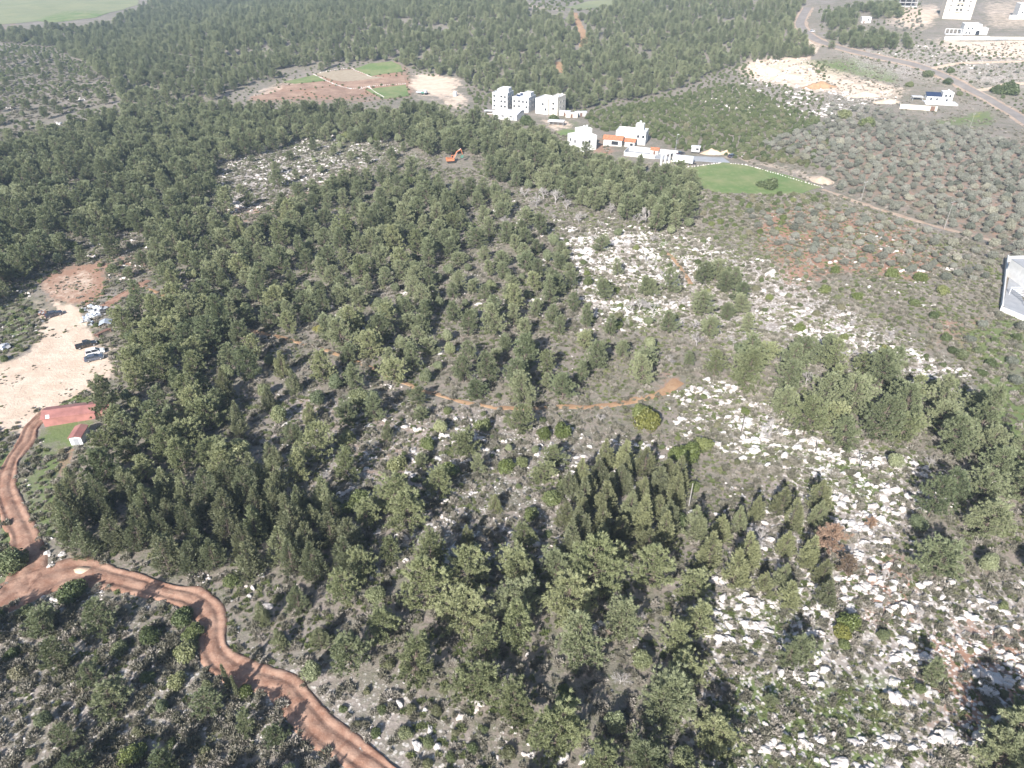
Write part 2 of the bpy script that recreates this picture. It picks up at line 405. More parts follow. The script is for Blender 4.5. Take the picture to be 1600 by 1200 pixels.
# ------------------------------------------------------------------ ground zones, read off the photograph (pixels on the ground)
LOT = [(-60, 680), (-60, 590), (20, 560), (62, 535), (75, 500), (45, 470), (60, 445), (100, 418), (150, 412), (165, 432), (158, 455), (120, 480), (138, 500), (145, 520), (172, 556), (180, 600), (140, 600), (85, 640), (62, 672), (20, 668)]
ZONES = {   # attribute -> [(polygon, strength)]
    'pale': [([p for p in LOT if p[1] > 460], 1.0), ([(45, 470), (60, 445), (100, 418), (150, 412), (165, 432), (158, 455), (120, 480), (80, 478)], .42), ([(60, 890), (130, 880), (150, 905), (100, 915)], .9), ([(-40, 975), (60, 960), (65, 985), (-40, 1000)], .9), ([(120, 925), (165, 920), (160, 950), (125, 950)], .9),
             ([(1160, 105), (1190, 92), (1240, 90), (1260, 100), (1230, 115), (1300, 135), (1300, 148), (1262, 142), (1230, 128), (1180, 122)], 1.0),
             ([(1320, 128), (1345, 122), (1400, 140), (1402, 155), (1350, 140)], .9), ([(1325, 150), (1400, 160), (1400, 168), (1350, 162)], .8),
             ([(640, 118), (675, 116), (720, 128), (735, 140), (700, 135), (690, 140), (740, 158), (715, 172), (680, 150), (660, 150), (645, 135)], .95),
             ([(830, 187), (880, 186), (905, 205), (880, 208), (850, 196)], .9), ([(1120, 236), (1150, 232), (1175, 250), (1290, 280), (1285, 292), (1200, 268), (1150, 255)], .75),
             ([(85, 205), (150, 185), (160, 188), (120, 215), (95, 218)], .9), ([(380, 150), (440, 126), (500, 112), (560, 104), (565, 112), (500, 120), (440, 140), (400, 156)], .62), ([(770, 10), (800, 2), (850, 12), (895, 18), (890, 22), (800, 12)], .9),
             ([(1440, 58), (1500, 66), (1640, 62), (1640, 92), (1530, 88), (1480, 78)], 1.0), ([(1380, 8), (1470, 5), (1475, 30), (1440, 50), (1390, 44)], .55), ([(1520, 0), (1640, -10), (1640, 50), (1540, 50)], .42), ([(1150, 98), (1200, 86), (1260, 92), (1330, 118), (1420, 140), (1420, 158), (1330, 150), (1240, 140), (1160, 125)], .62), ([(-180, 120), (120, 150), (150, 200), (-180, 230)], .2), ([(1260, 20), (1246, 50), (1256, 80), (1225, 95), (1270, 90), (1290, 70), (1265, 50)], .8)],
    'red': [([(380, 155), (450, 124), (500, 112), (620, 94), (645, 112), (660, 150), (560, 160), (390, 164)], .62), ([(1015, 600), (1070, 585), (1075, 605), (1020, 622)], 1.0), ([(70, 430), (100, 415), (170, 408), (170, 455), (135, 478), (80, 470)], 1.0), ([(1180, 215), (1420, 190), (1700, 230), (1700, 420), (1560, 400), (1400, 330), (1300, 300), (1280, 250)], .40),
            ([(1180, 320), (1250, 320), (1420, 350), (1500, 400), (1440, 440), (1300, 430), (1240, 460), (1190, 390)], .72), ([(1250, 400), (1290, 395), (1280, 450), (1255, 450)], .95), ([(1480, 480), (1560, 490), (1600, 560), (1520, 580), (1440, 520)], .45),
            ([(1440, 960), (1640, 980), (1640, 1230), (1500, 1200), (1420, 1060)], .60), ([(1290, 880), (1440, 860), (1480, 930), (1400, 1000), (1300, 960)], .55), ([(1380, 1080), (1480, 1110), (1460, 1180), (1370, 1160)], .6), ([(1420, 730), (1550, 740), (1540, 790), (1420, 770)], .5),
            ([(330, 320), (430, 310), (560, 250), (580, 240), (560, 280), (400, 345), (345, 345)], .55), ([(60, 700), (130, 690), (130, 760), (70, 770)], .6), ([(100, 400), (240, 380), (240, 440), (170, 440)], .45), ([(440, 590), (700, 650), (760, 800), (600, 800), (450, 660)], .3), ([(940, 940), (1000, 930), (1000, 1010), (950, 1030)], .6),
            ([(480, 860), (720, 700), (760, 860), (560, 900)], .25), ([(930, 215), (960, 215), (965, 250), (935, 250)], .8), ([(60, 850), (200, 900), (120, 900), (60, 880)], .7), ([(1060, 1180), (1140, 1100), (1160, 1200)], .5), ([(1035, 385), (1075, 430), (1065, 440), (1030, 400)], .7), ([(0, 25), (40, 45), (0, 45)], .8)],
    'grass': [([(60, 660), (140, 640), (135, 700), (60, 700)], .9), ([(40, 690), (110, 700), (110, 850), (60, 860), (40, 780)], .75), ([(90, 605), (150, 600), (160, 640), (100, 650)], .9), ([(-40, 690), (35, 690), (15, 740), (-40, 760)], .8), ([(-40, 800), (30, 840), (45, 900), (-40, 920)], .9), ([(40, 860), (120, 880), (90, 910), (60, 900)], .5),
              ([(1520, 585), (1640, 600), (1640, 740), (1570, 690), (1530, 640)], 1.0), ([(1480, 520), (1600, 480), (1640, 600), (1540, 590)], .6), ([(1270, 690), (1330, 700), (1420, 730), (1400, 790), (1300, 790), (1260, 730)], .7), ([(1180, 1040), (1400, 1050), (1460, 1180), (1380, 1230), (1120, 1230), (1120, 1100)], .72),
              ([(1120, 900), (1300, 960), (1330, 1040), (1150, 1040)], .55), ([(1000, 380), (1050, 370), (1060, 410), (1010, 420)], .7), ([(960, 460), (1050, 450), (1040, 520), (960, 520)], .6), ([(1200, 95), (1330, 90), (1420, 120), (1400, 135), (1330, 118), (1240, 120)], .65), ([(1440, 190), (1560, 165), (1560, 200), (1460, 205)], .6), ([(0, 120), (80, 90), (60, 110), (0, 130)], .7),
              ([(860, 185), (900, 190), (920, 210), (905, 212)], .9), ([(1100, 225), (1300, 280), (1290, 290), (1150, 240)], .5), ([(1100, 640), (1300, 690), (1300, 760), (1130, 720)], .5), ([(420, 200), (620, 200), (620, 260), (420, 260)], .4), ([(0, 460), (60, 470), (60, 530), (20, 550), (0, 540)], .6), ([(1490, 60), (1640, 50), (1640, 62), (1500, 66)], .6), ([(1560, 950), (1600, 930), (1600, 1000)], .4)],
    'yellow': [([(1375, 228), (1405, 225), (1405, 238), (1372, 240)], .9), ([(1505, 172), (1550, 170), (1545, 190), (1500, 188)], .9), ([(1245, 93), (1270, 92), (1268, 102), (1246, 102)], .8), ([(1225, 112), (1280, 118), (1270, 125), (1225, 120)], .4)],
    'stony': [([(890, 360), (1080, 360), (1220, 420), (1540, 600), (1400, 620), (1230, 560), (1060, 520), (900, 500)], 1.0), ([(1040, 600), (1450, 700), (1420, 900), (1640, 900), (1640, 1230), (1050, 1230), (1080, 880), (1220, 860), (1200, 720)], 1.0),
              ([(330, 230), (640, 210), (560, 280), (350, 350)], .8), ([(420, 590), (900, 640), (1040, 860), (600, 900), (420, 700)], .5), ([(-60, 920), (420, 1000), (760, 1080), (820, 1230), (-60, 1230)], .6), ([(1150, 100), (1420, 130), (1340, 200), (1150, 160)], .5), ([(1280, 60), (1640, 60), (1640, 150), (1340, 120)], .6)],
}
TRACKS = []            # (centre line in metres, half width): kept free of plants
def resample(pts, step):
    pts = [Vector((p.x, p.y)) for p in pts]
    out = []
    n = len(pts)
    for i in range(n - 1):
        p0, p1, p2, p3 = pts[max(i - 1, 0)], pts[i], pts[i + 1], pts[min(i + 2, n - 1)]
        k = max(2, int((p2 - p1).length / step))
        for j in range(k):
            t = j / k
            out.append(.5 * ((2 * p1) + (p2 - p0) * t + (2 * p0 - 5 * p1 + 4 * p2 - p3) * t * t + (3 * p1 - p0 - 3 * p2 + p3) * t ** 3))
    out.append(pts[-1])
    return np.array([(p.x, p.y) for p in out])

def strip(name, px, width, mat, profile, lift=.05, step=1.0, wob=.25, parent=None, seed=1, wv=None, rough=.05):
    """a road sheet laid over the ground along a line of photo pixels; profile = heights across"""
    c = resample([P(*p) for p in px], step)
    d = np.gradient(c, axis=0); d /= np.linalg.norm(d, axis=1)[:, None] + 1e-9
    nrm = np.stack([d[:, 1], -d[:, 0]], 1)
    k = len(profile); V = []
    s = np.arange(len(c)) * step
    w = np.full(len(c), width) if wv is None else np.interp(np.linspace(0, 1, len(c)), np.linspace(0, 1, len(wv)), wv)
    for j in range(k):
        u = j / (k - 1) * 2 - 1
        off = u * (w / 2 + wob * (vnoise(s, s * 0 + j // ((k + 1) // 2) * 50, 4, seed) - .5) * 2 * abs(u) + .22 * (vnoise(s, s * 0 + (j // ((k + 1) // 2)) * 70, 1.3, seed + 9) - .5) * abs(u))
        q = c + nrm * off[:, None]
        z = HZ(q[:, 0], q[:, 1]) + lift + profile[j] + rough * (vnoise(q[:, 0], q[:, 1], .9, seed + 5) - .5)
        V.append(np.column_stack([q, z]))
    V = np.stack(V, 1)
    n = len(c)
    I = np.arange(n * k).reshape(n, k)
    F = np.stack([I[:-1, :-1], I[1:, :-1], I[1:, 1:], I[:-1, 1:]], -1).reshape(-1, 4)[:, ::-1]
    o = link(name, mesh_np(name, V.reshape(-1, 3), F, mat, smooth=True), parent)
    TRACKS.append((c, width / 2 + .4))
    return kind(o, 'structure') if parent is None else o

def drape(name, poly, mat, lift=.06, res=4.0, wob=.5, seed=2):
    """a patch of ground cover cut to a photo-pixel outline and laid on the terrain"""
    w = [P(*p) for p in poly]
    e = []
    for i in range(len(w)):
        a, b = w[i], w[(i + 1) % len(w)]
        k = max(1, int((b - a).length / res))
        e += [(a.x + (b.x - a.x) * j / k, a.y + (b.y - a.y) * j / k) for j in range(k)]
    e = np.array(e)
    e = e + wob * np.stack([vnoise(e[:, 0], e[:, 1], 5, seed) - .5, vnoise(e[:, 0], e[:, 1], 5, seed + 3) - .5], 1) * 2
    gx = np.arange(e[:, 0].min(), e[:, 0].max(), res); gy = np.arange(e[:, 1].min(), e[:, 1].max(), res)
    X, Y = np.meshgrid(gx, gy); X = X.ravel(); Y = Y.ravel()
    k = inpoly(X, Y, [tuple(q) for q in e])
    pts = [Vector(q) for q in e] + [Vector(q) for q in np.column_stack([X[k], Y[k]])]
    n = len(e)
    r = delaunay_2d_cdt(pts, [(i, (i + 1) % n) for i in range(n)], [list(range(n))], 1, 1e-4)
    V = np.array([(p.x, p.y) for p in r[0]])
    V = np.column_stack([V, HZ(V[:, 0], V[:, 1]) + lift])
    F = np.array([f for f in r[2] if len(f) == 3], int)
    o = link(name, mesh_np(name, V, F, mat, smooth=True))
    return kind(o, 'structure')

# ------------------------------------------------------------------ the ground, one sheet past the horizon
def make_ground():
    ys = [12.0]
    while ys[-1] < 1250: ys.append(ys[-1] + max(.42, ys[-1] * .0062))
    ys += [1320, 1450, 1700, 2100, 2800]
    ys = np.array([-60, -20] + ys)
    t = np.linspace(-1, 1, 560)
    t = np.sign(t) * (np.abs(t) * .86 + .14 * np.abs(t) ** 6 * 2)
    Y = np.repeat(ys[:, None], len(t), 1)
    X = t[None, :] * (np.maximum(ys, 12) * .82 + 42)[:, None]
    x, y = X.ravel(), Y.ravel()
    z = HZ(x, y)
    n, k = X.shape
    I = np.arange(n * k).reshape(n, k)
    F = np.stack([I[:-1, :-1], I[:-1, 1:], I[1:, 1:], I[1:, :-1]], -1).reshape(-1, 4)
    wx = x + 5 * (fbm(x, y, 9, 31, 2) - .5); wy = y + 5 * (fbm(x, y, 9, 57, 2) - .5)
    a, b = proj(wx, wy, HZ(wx, wy))
    near = sstep(30, 110, y)
    me = mesh_np('ground', np.column_stack([x, y, z - 0.0]), F, ground_mat(), smooth=True)
    for key, zs in ZONES.items():
        v = np.zeros(len(x))
        for poly, s in zs:
            q = 0
            for jx, jy in ((-2.6, 0), (1.3, 2.2), (1.3, -2.2), (0, 0), (-1, 4), (2, -4)):
                k = 1 + y / 250
                q = q + inpoly(a + FPX * jx * k / np.maximum(y, 40), b + FPX * .4 * jy * k / np.maximum(y, 40), poly) / 6
            v = np.maximum(v, q * s)
        at = me.attributes.new(key, 'FLOAT', 'POINT'); at.data.foreach_set('value', v.astype(np.float32))
    return kind(link('ground', me), 'structure')
make_ground()

# ------------------------------------------------------------------ tracks, road and fields
RUT = [-.14, .12, .16, .10, -.05, -.06, .07, .11, .12, .11, .07, -.06, -.05, .10, .16, .12, -.14]
FLAT = [-.08, .02, .03, .03, .03, .02, -.08]
t_red = strip('red_dirt_track', [(-120, 985), (-40, 955), (0, 938), (60, 912), (120, 893), (180, 903), (250, 922), (300, 935), (328, 958), (332, 1000), (345, 1032), (385, 1055), (440, 1072), (468, 1100), (505, 1142), (555, 1178), (610, 1215), (680, 1275)], 5.2, 'redtrack', RUT, .12, .35, .7, seed=4, rough=.16, wv=[8, 8, 7, 4.6, 4.2, 4.2, 4.6, 4.8, 4.5, 4.6, 4.3, 4.2])
t_lot = strip('lot_access_track', [(20, 930), (42, 885), (38, 840), (16, 790), (8, 758), (22, 715), (40, 690), (52, 665), (80, 640)], 5.0, 'redtrack', RUT, .135, .35, .7, seed=6, rough=.16, wv=[5.6, 6, 5, 4.4, 3.8, 3.8, 4.6])
footpath = strip('footpath', [(225, 447), (300, 485), (385, 515), (430, 526), (500, 545), (560, 565), (625, 596), (680, 616), (740, 631), (800, 639), (870, 636), (930, 635), (985, 628), (1035, 612), (1062, 596)], 1.5, 'ochretrack', FLAT, .09, .5, .55, seed=8, wv=[1.4, 1.5, 1.4, 1.5, 1.6, 1.5, 1.5, 1.8, 3.2])
strip('wheel_ruts', [(160, 481), (195, 460), (230, 438)], 3.2, 'redtrack', RUT, .09, .8, .25, seed=9)
strip('earth_bank_path', [(1040, 393), (1055, 408), (1068, 425), (1080, 445)], 1.6, 'ochretrack', FLAT, .08, .8, .3, seed=12)
road_px = [(1262, 12), (1254, 26), (1250, 38), (1258, 50), (1275, 62), (1300, 71), (1350, 84), (1400, 95), (1440, 105), (1475, 119), (1510, 137), (1550, 158), (1600, 188), (1680, 240)]
strip('road_shoulder', road_px, 11.5, 'shoulder', FLAT, .10, 3, 1.2, seed=13)
road = strip('asphalt_road', road_px, 7.2, 'asphalt', FLAT, .22, 3, .1, seed=14)
strip('junction_road', [(1278, 53), (1290, 52), (1298, 51)], 6.0, 'asphalt', FLAT, .20, 3, .1, seed=14)
strip('dirt_side_road', [(1458, 108), (1480, 102), (1520, 98), (1600, 96), (1680, 96)], 4.5, 'paletrack', FLAT, .16, 3, .4, seed=15)
strip('roadside_branch', [(1528, 141), (1545, 139), (1570, 133), (1610, 130)], 4.0, 'paletrack', FLAT, .18, 3, .4, seed=16)
strip('grove_lane', [(1287, 296), (1330, 312), (1400, 335), (1480, 358), (1560, 378), (1620, 392)], 2.6, 'shoulder', FLAT, .10, 1.5, .9, seed=17)
strip('forest_lane', [(897, 20), (903, 34), (909, 48), (913, 62), (910, 74)], 6, 'ochretrack', FLAT, .2, 4, .8, seed=18)
strip('forest_cut', [(873, 97), (875, 106), (877, 114)], 6, 'ochretrack', FLAT, .2, 4, .8, seed=19)
strip('yard_lane', [(1060, 250), (1090, 248), (1115, 250), (1135, 250)], 9, 'concrete', FLAT, .12, 3, .3, seed=20)
FIELDS = [
    ('green_field', [(1076, 263), (1130, 254), (1165, 258), (1230, 274), (1286, 292), (1255, 302), (1190, 304), (1125, 302), (1088, 292)], 'field'),
    ('crop_field', [(553, 108), (575, 100), (612, 96), (627, 103), (630, 112), (580, 119)], 'field'),
    ('fallow_field', [(490, 115), (550, 109), (576, 119), (600, 121), (540, 128), (522, 126)], 'fallow'),
    ('ploughed_field', [(524, 128), (600, 121), (632, 119), (634, 130), (600, 133), (548, 138)], 'plough'),
    ('ploughed_plot', [(440, 134), (500, 128), (524, 133), (500, 137), (446, 142)], 'plough'),
    ('green_plot', [(440, 128), (490, 117), (510, 126), (460, 131)], 'field'),
    ('grassy_plot', [(570, 140), (634, 132), (640, 150), (600, 155), (585, 148)], 'field'),
    ('ochre_plot', [(480, 142), (525, 135), (572, 140), (560, 150), (500, 150)], 'plough'),
    ('ochre_strip', [(390, 152), (440, 143), (480, 143), (470, 150), (400, 158)], 'plough'),
    ('vineyard', [(-60, -30), (230, -30), (215, 8), (160, 22), (100, 20), (55, 34), (-60, 44)], 'vine'),
    ('green_slope_field', [(48, 33), (98, 18), (165, 17), (172, 20), (150, 28), (80, 36)], 'field'),
    ('far_green_field', [(880, 12), (920, 2), (980, -5), (970, 6), (910, 16)], 'vine'),
    ('yard_lawn', [(868, 206), (880, 202), (905, 204), (895, 212), (875, 213)], 'field'),
]
for nm, poly, mt in FIELDS:
    drape(nm, poly, mt, .10 if poly[0][1] > 90 else .3, 3.0 if poly[0][1] > 90 else 6.0)
NOPLANT = [LOT] + [f[1] for f in FIELDS] + [
    [(760, 165), (800, 160), (850, 160), (880, 165), (885, 200), (840, 205), (790, 195), (760, 182)], [(888, 200), (940, 200), (945, 240), (900, 240), (888, 225)],
    [(940, 205), (1000, 205), (1060, 235), (1130, 238), (1125, 258), (1060, 262), (960, 250)], [(1420, 138), (1490, 138), (1500, 172), (1430, 172)], [(1564, 404), (1640, 400), (1640, 505), (1562, 490)],
    [(1440, -20), (1640, -20), (1640, 66), (1440, 66)], [(60, 640), (150, 640), (150, 700), (60, 700)], [(1165, 100), (1250, 92), (1305, 140), (1290, 150), (1180, 125)], [(640, 116), (720, 124), (745, 165), (690, 165), (640, 150)],
    [(1020, 598), (1070, 585), (1072, 608), (1022, 620)], [(690, 245), (735, 240), (740, 262), (690, 264)], [(855, 182), (920, 178), (915, 205), (860, 205)], [(1335, 20), (1365, 20), (1365, 40), (1335, 40)],
    [(60, 880), (150, 870), (160, 915), (80, 925)]]
NOTREE = [[(668, 246), (752, 244), (770, 292), (665, 296)], [(160, 535), (205, 540), (205, 615), (160, 650)], [(105, 690), (150, 685), (155, 730), (95, 765)],
    [(385, 515), (545, 562), (545, 600), (385, 558)], [(630, 600), (740, 640), (880, 645), (1000, 635), (1000, 652), (880, 668), (740, 662), (630, 622)], [(168, 440), (232, 432), (240, 470), (150, 505)], [(1550, 480), (1640, 490), (1640, 540), (1550, 515)]]


# ------------------------------------------------------------------ plant shapes
def unit(v): return v / (np.linalg.norm(v, axis=-1, keepdims=True) + 1e-9)

def blades(c, d, ln, wd, r):
    """one slim triangle for each centre c along direction d"""
    n = len(c)
    side = unit(np.cross(d, unit(r.normal(size=(n, 3)))))
    a = c - side * wd[:, None] * .5; b = c + side * wd[:, None] * .5; t = c + d * ln[:, None]
    V = np.stack([a, b, t], 1).reshape(-1, 3)
    return V

def leaves(c, nrm, s, r):
    """one small leaf-spray triangle for each centre, roughly facing nrm"""
    n = len(c)
    u = unit(np.cross(nrm, unit(r.normal(size=(n, 3))))); w = np.cross(nrm, u)
    a = c + u * s[:, None]; b = c + (-.5 * u + .8 * w) * s[:, None]; d = c + (-.5 * u - .8 * w) * s[:, None]
    return np.stack([a, b, d], 1).reshape(-1, 3)

def tris(V): return np.arange(len(V)).reshape(-1, 3)

def limbs(segs, n=4):
    """tapered tubes for (a, b, ra, rb) segments, as arrays"""
    mb = MB()
    for a, b, ra, rb in segs: mb.tube(a, b, ra, rb, n)
    return mb

def pine(seed, H=9.0, Rad=3.1, flat=0.0, nb=58, fine=1.0):
    r = np.random.default_rng(seed)
    C, D, L, W, T = [], [], [], [], []
    segs = []
    lean = r.normal(size=2) * .55
    base = .10 + .08 * r.random()
    trunk = [np.array([lean[0] * t * t, lean[1] * t * t, H * t]) for t in np.linspace(0, .96, 7)]
    for i in range(6): segs.append((trunk[i], trunk[i + 1], .17 * (1 - i / 6.5) + .02, .17 * (1 - (i + 1) / 6.5) + .02))
    lob = r.random(5) * 6.28
    for b in range(nb):
        t = base + (1 - base) * ((b + r.random()) / nb) ** .9
        az = b * 2.39996 + r.normal() * .35
        env = (1 - ((t - base) / (1 - base)) ** 1.7) ** (.62 - .2 * flat)
        env = env * (.62 + .38 * min(1, (t - base) * 5 + .35))
        env *= .86 + .17 * math.sin(az * 2 + lob[0]) + .14 * math.sin(az * 3 + lob[1] + t * 5)
        reach = Rad * max(env, .12) * r.uniform(.78, 1.12)
        p0 = np.array([lean[0] * t * t, lean[1] * t * t, H * t * .93])
        rise = .25 + .75 * t ** 1.5 + r.normal() * .1
        tip = p0 + np.array([math.cos(az) * reach, math.sin(az) * reach, reach * rise * .8 + .04 * H * (t > .85) * r.random()])
        mid = p0 * .5 + tip * .5 - np.array([0, 0, .08 * reach])
        segs.append((p0, mid, .055 * (1.2 - t) + .012, .035 * (1.2 - t) + .01)); segs.append((mid, tip, .035 * (1.2 - t) + .01, .008))
        k = max(4, int(reach * 3.1))
        bt = r.random()
        for j in range(k):
            f = .34 + .66 * (j + r.random()) / k
            q = p0 * (1 - f) + tip * f + np.array([0, 0, -.08 * reach * math.sin(math.pi * f)])
            off = r.normal(size=3) * np.array([.34, .34, .16]) * (.5 + .5 * reach / Rad)
            q = q + off
            m = 32
            out = unit(np.array([math.cos(az), math.sin(az), .75])[None, :] + r.normal(size=(m, 3)) * .62)
            C.append(q[None, :] + out * r.random((m, 1)) * .22); D.append(out)
            L.append(r.uniform(.26, .54, m)); W.append(r.uniform(.065, .13, m))
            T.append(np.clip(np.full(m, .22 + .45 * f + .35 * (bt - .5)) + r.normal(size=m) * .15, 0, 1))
    V = blades(np.concatenate(C), np.concatenate(D), np.concatenate(L), np.concatenate(W), r)
    return [('crown', mesh_np('pine_crown', V, tris(V), 'pine', np.concatenate(T))), ('trunk', limbs(segs, 4).mesh('pine_trunk', 'bark'))]

def cypress(seed, H=9.5, Rad=1.9, n=230, mat='cypress', spread=.55):
    r = np.random.default_rng(seed)
    C, D, L, W, T = [], [], [], [], []
    segs = [(np.zeros(3), np.array([0, 0, H * .9]), .15, .02)]
    ph = r.random(3) * 6.28
    leaders = [(0, 0, .85, 1.0)] * 3
    if Rad > 1:
        for _ in range(4):
            q = r.random() * 6.28; leaders.append((math.cos(q) * Rad * .55, math.sin(q) * Rad * .55, .55, r.uniform(.55, .9)))
    for b in range(n):
        t = ((b + r.random()) / n) ** 1.15
        az = b * 2.39996 + r.normal() * .3
        env = (1 - t) ** .78 * min(1, t * 6 + .55) * (.88 + .16 * math.sin(az * 2 + ph[0]) + .1 * math.sin(az * 5 + ph[1]))
        ld = leaders[b % len(leaders)]
        rad = Rad * env * r.uniform(.72, 1.08) * ld[2]
        ax = unit(np.array([math.cos(az) * spread, math.sin(az) * spread, .85]) + r.normal(size=3) * .12)
        p = np.array([ld[0] + math.cos(az) * rad, ld[1] + math.sin(az) * rad, H * ld[3] * (.05 + .90 * t)])
        ln = (.55 + .8 * env) * r.uniform(.7, 1.2)
        m = 22
        f = r.random(m)
        q = p[None, :] - ax[None, :] * .25 + ax[None, :] * (f * ln)[:, None] + r.normal(size=(m, 3)) * (.13 * (1.1 - f))[:, None]
        C.append(q); D.append(unit(ax[None, :] + r.normal(size=(m, 3)) * .42)); L.append(r.uniform(.2, .42, m)); W.append(r.uniform(.08, .15, m))
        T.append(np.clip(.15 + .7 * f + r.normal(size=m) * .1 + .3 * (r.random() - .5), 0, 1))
        if b % 4 == 0: segs.append((np.array([0, 0, p[2] * .9]), p, .03, .008))
    V = blades(np.concatenate(C), np.concatenate(D), np.concatenate(L), np.concatenate(W), r)
    return [('crown', mesh_np('cypress_crown', V, tris(V), mat, np.concatenate(T))), ('trunk', limbs(segs, 4).mesh('cypress_trunk', 'bark'))]

def dome(seed, mat, Rad=1.7, H=2.3, lumps=16, per=190, leaf=.13, trunk=.0, tmat='bark', gap=.0, stemname='stem'):
    """rounded bush or tree crown made of leafy lumps"""
    r = np.random.default_rng(seed)
    C, N, S, T = [], [], [], []
    segs = []
    z0 = trunk
    for i in range(lumps):
        u = (i + .5) / lumps
        az = i * 2.39996 + r.normal() * .3
        el = math.asin(min(1, .02 + u * .98))
        k = 1 - .30 * r.random() - gap * r.random()
        c = np.array([math.cos(az) * math.cos(el) * Rad * .66 * k, math.sin(az) * math.cos(el) * Rad * .66 * k, z0 + H * (.18 + .50 * math.sin(el) * k)])
        lr = Rad * r.uniform(.34, .50)
        d = unit(r.normal(size=(per, 3)) + np.array([0, 0, .35])[None, :])
        rad = lr * (1 - .35 * r.random(per) ** 2)
        q = c[None, :] + d * rad[:, None] * np.array([1, 1, .85 * H / Rad / 1.2])[None, :]
        keep = q[:, 2] > .03
        C.append(q[keep]); N.append(unit(d + r.normal(size=d.shape) * .75)[keep]); S.append(r.uniform(leaf * .6, leaf * 1.3, per)[keep])
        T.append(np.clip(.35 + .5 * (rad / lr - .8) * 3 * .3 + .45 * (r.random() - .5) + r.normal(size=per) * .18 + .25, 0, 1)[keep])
        segs.append((np.array([0, 0, z0 * .7]), c, .05 + trunk * .02, .015))
    if trunk:
        segs.append((np.zeros(3), np.array([.05, .02, z0 * .75]), .20, .15))
    else: segs.append((np.array([0, 0, -.1]), np.array([0, 0, .3]), .09, .06))
    V = leaves(np.concatenate(C), np.concatenate(N), np.concatenate(S), r)
    return [('crown', mesh_np('leafy_crown', V, tris(V), mat, np.concatenate(T))), (('trunk' if trunk else stemname), limbs(segs, 4).mesh('woody_stem', tmat))]

def scrub(seed, Rad=.55, H=.5, n=230, mat='scrub'):
    r = np.random.default_rng(seed)
    az = r.random(n) * 6.283; el = np.arcsin(r.random(n) ** .8)
    d = np.stack([np.cos(az) * np.cos(el), np.sin(az) * np.cos(el), np.sin(el)], 1)
    k = .55 + .4 * r.random(n) + .2 * np.sin(az * 3 + seed)
    c = d * np.array([Rad, Rad, H])[None, :] * k[:, None]
    V = blades(c - d * .05, unit(d + np.array([0, 0, .5])[None, :] + r.normal(size=(n, 3)) * .5), r.uniform(.14, .32, n), r.uniform(.08, .16, n), r)
    return mesh_np('scrub_clump', V, tris(V), mat, np.clip(.5 + r.normal(size=n) * .28, 0, 1))

def bare(seed, H=4.8, spread=.85, depth=5, mat='greybark', thick=.12):
    """leafless grey tree: limbs forking into fine twigs"""
    r = np.random.default_rng(seed)
    segs = []
    twigs = []
    def grow(p, d, ln, rad, lev):
        q = p + d * ln
        (segs if lev < 2 else twigs).append((p, q, rad, rad * .62))
        if lev >= depth: return
        for _ in range(3 if lev else 5):
            nd = unit(d + unit(r.normal(size=3)) * spread * (.8 if lev else 1.0) + np.array([0, 0, .12]))
            f = r.uniform(.45, 1.0)
            grow(p + d * ln * f, nd, ln * r.uniform(.6, .86), max(rad * .58, .016), lev + 1)
    grow(np.zeros(3), unit(np.array([r.normal() * .1, r.normal() * .1, 1])), H * .32, thick, 0)
    return [('branches', limbs(twigs, 3).mesh('bare_branches', mat)), ('trunk', limbs(segs, 5).mesh('bare_trunk', mat))]

def rock_mesh(seed, n=14, jag=.38):
    """weathered limestone lump with pits and ledges, flat underneath"""
    r = np.random.default_rng(seed)
    V = []
    rings = 11
    for i in range(rings + 1):
        th = math.pi * .62 * i / rings
        for j in range(n):
            ph = 2 * math.pi * j / n
            V.append((math.sin(th) * math.cos(ph), math.sin(th) * math.sin(ph), math.cos(th)))
    V = np.array(V)
    cuts = unit(r.normal(size=(9, 3)) * np.array([1, 1, .8])); off = r.uniform(.50, .92, 9)
    f = np.ones(len(V))
    for c, o in zip(cuts, off):
        k = V @ c
        f = np.where(k > o * .72, np.minimum(f, o / np.maximum(k, .05)), f)
    q = V * f[:, None]
    nz = vnoise(q[:, 0] * 10 + seed, q[:, 1] * 10 + q[:, 2] * 7, 4.0, seed) - .5
    nz2 = vnoise(q[:, 0] * 10 + 40, q[:, 1] * 10 - q[:, 2] * 9, 1.7, seed + 3) - .5
    q = q * (1 + jag * nz + jag * .75 * nz2)[:, None]
    q = q * np.array([1.0, .66, .62])
    q[:, 2] = q[:, 2] - .02
    F = []
    for i in range(rings):
        for j in range(n):
            F.append((i * n + j, (i + 1) * n + j, (i + 1) * n + (j + 1) % n, i * n + (j + 1) % n))
    return mesh_np('limestone_lump', q, np.array(F), 'rock')

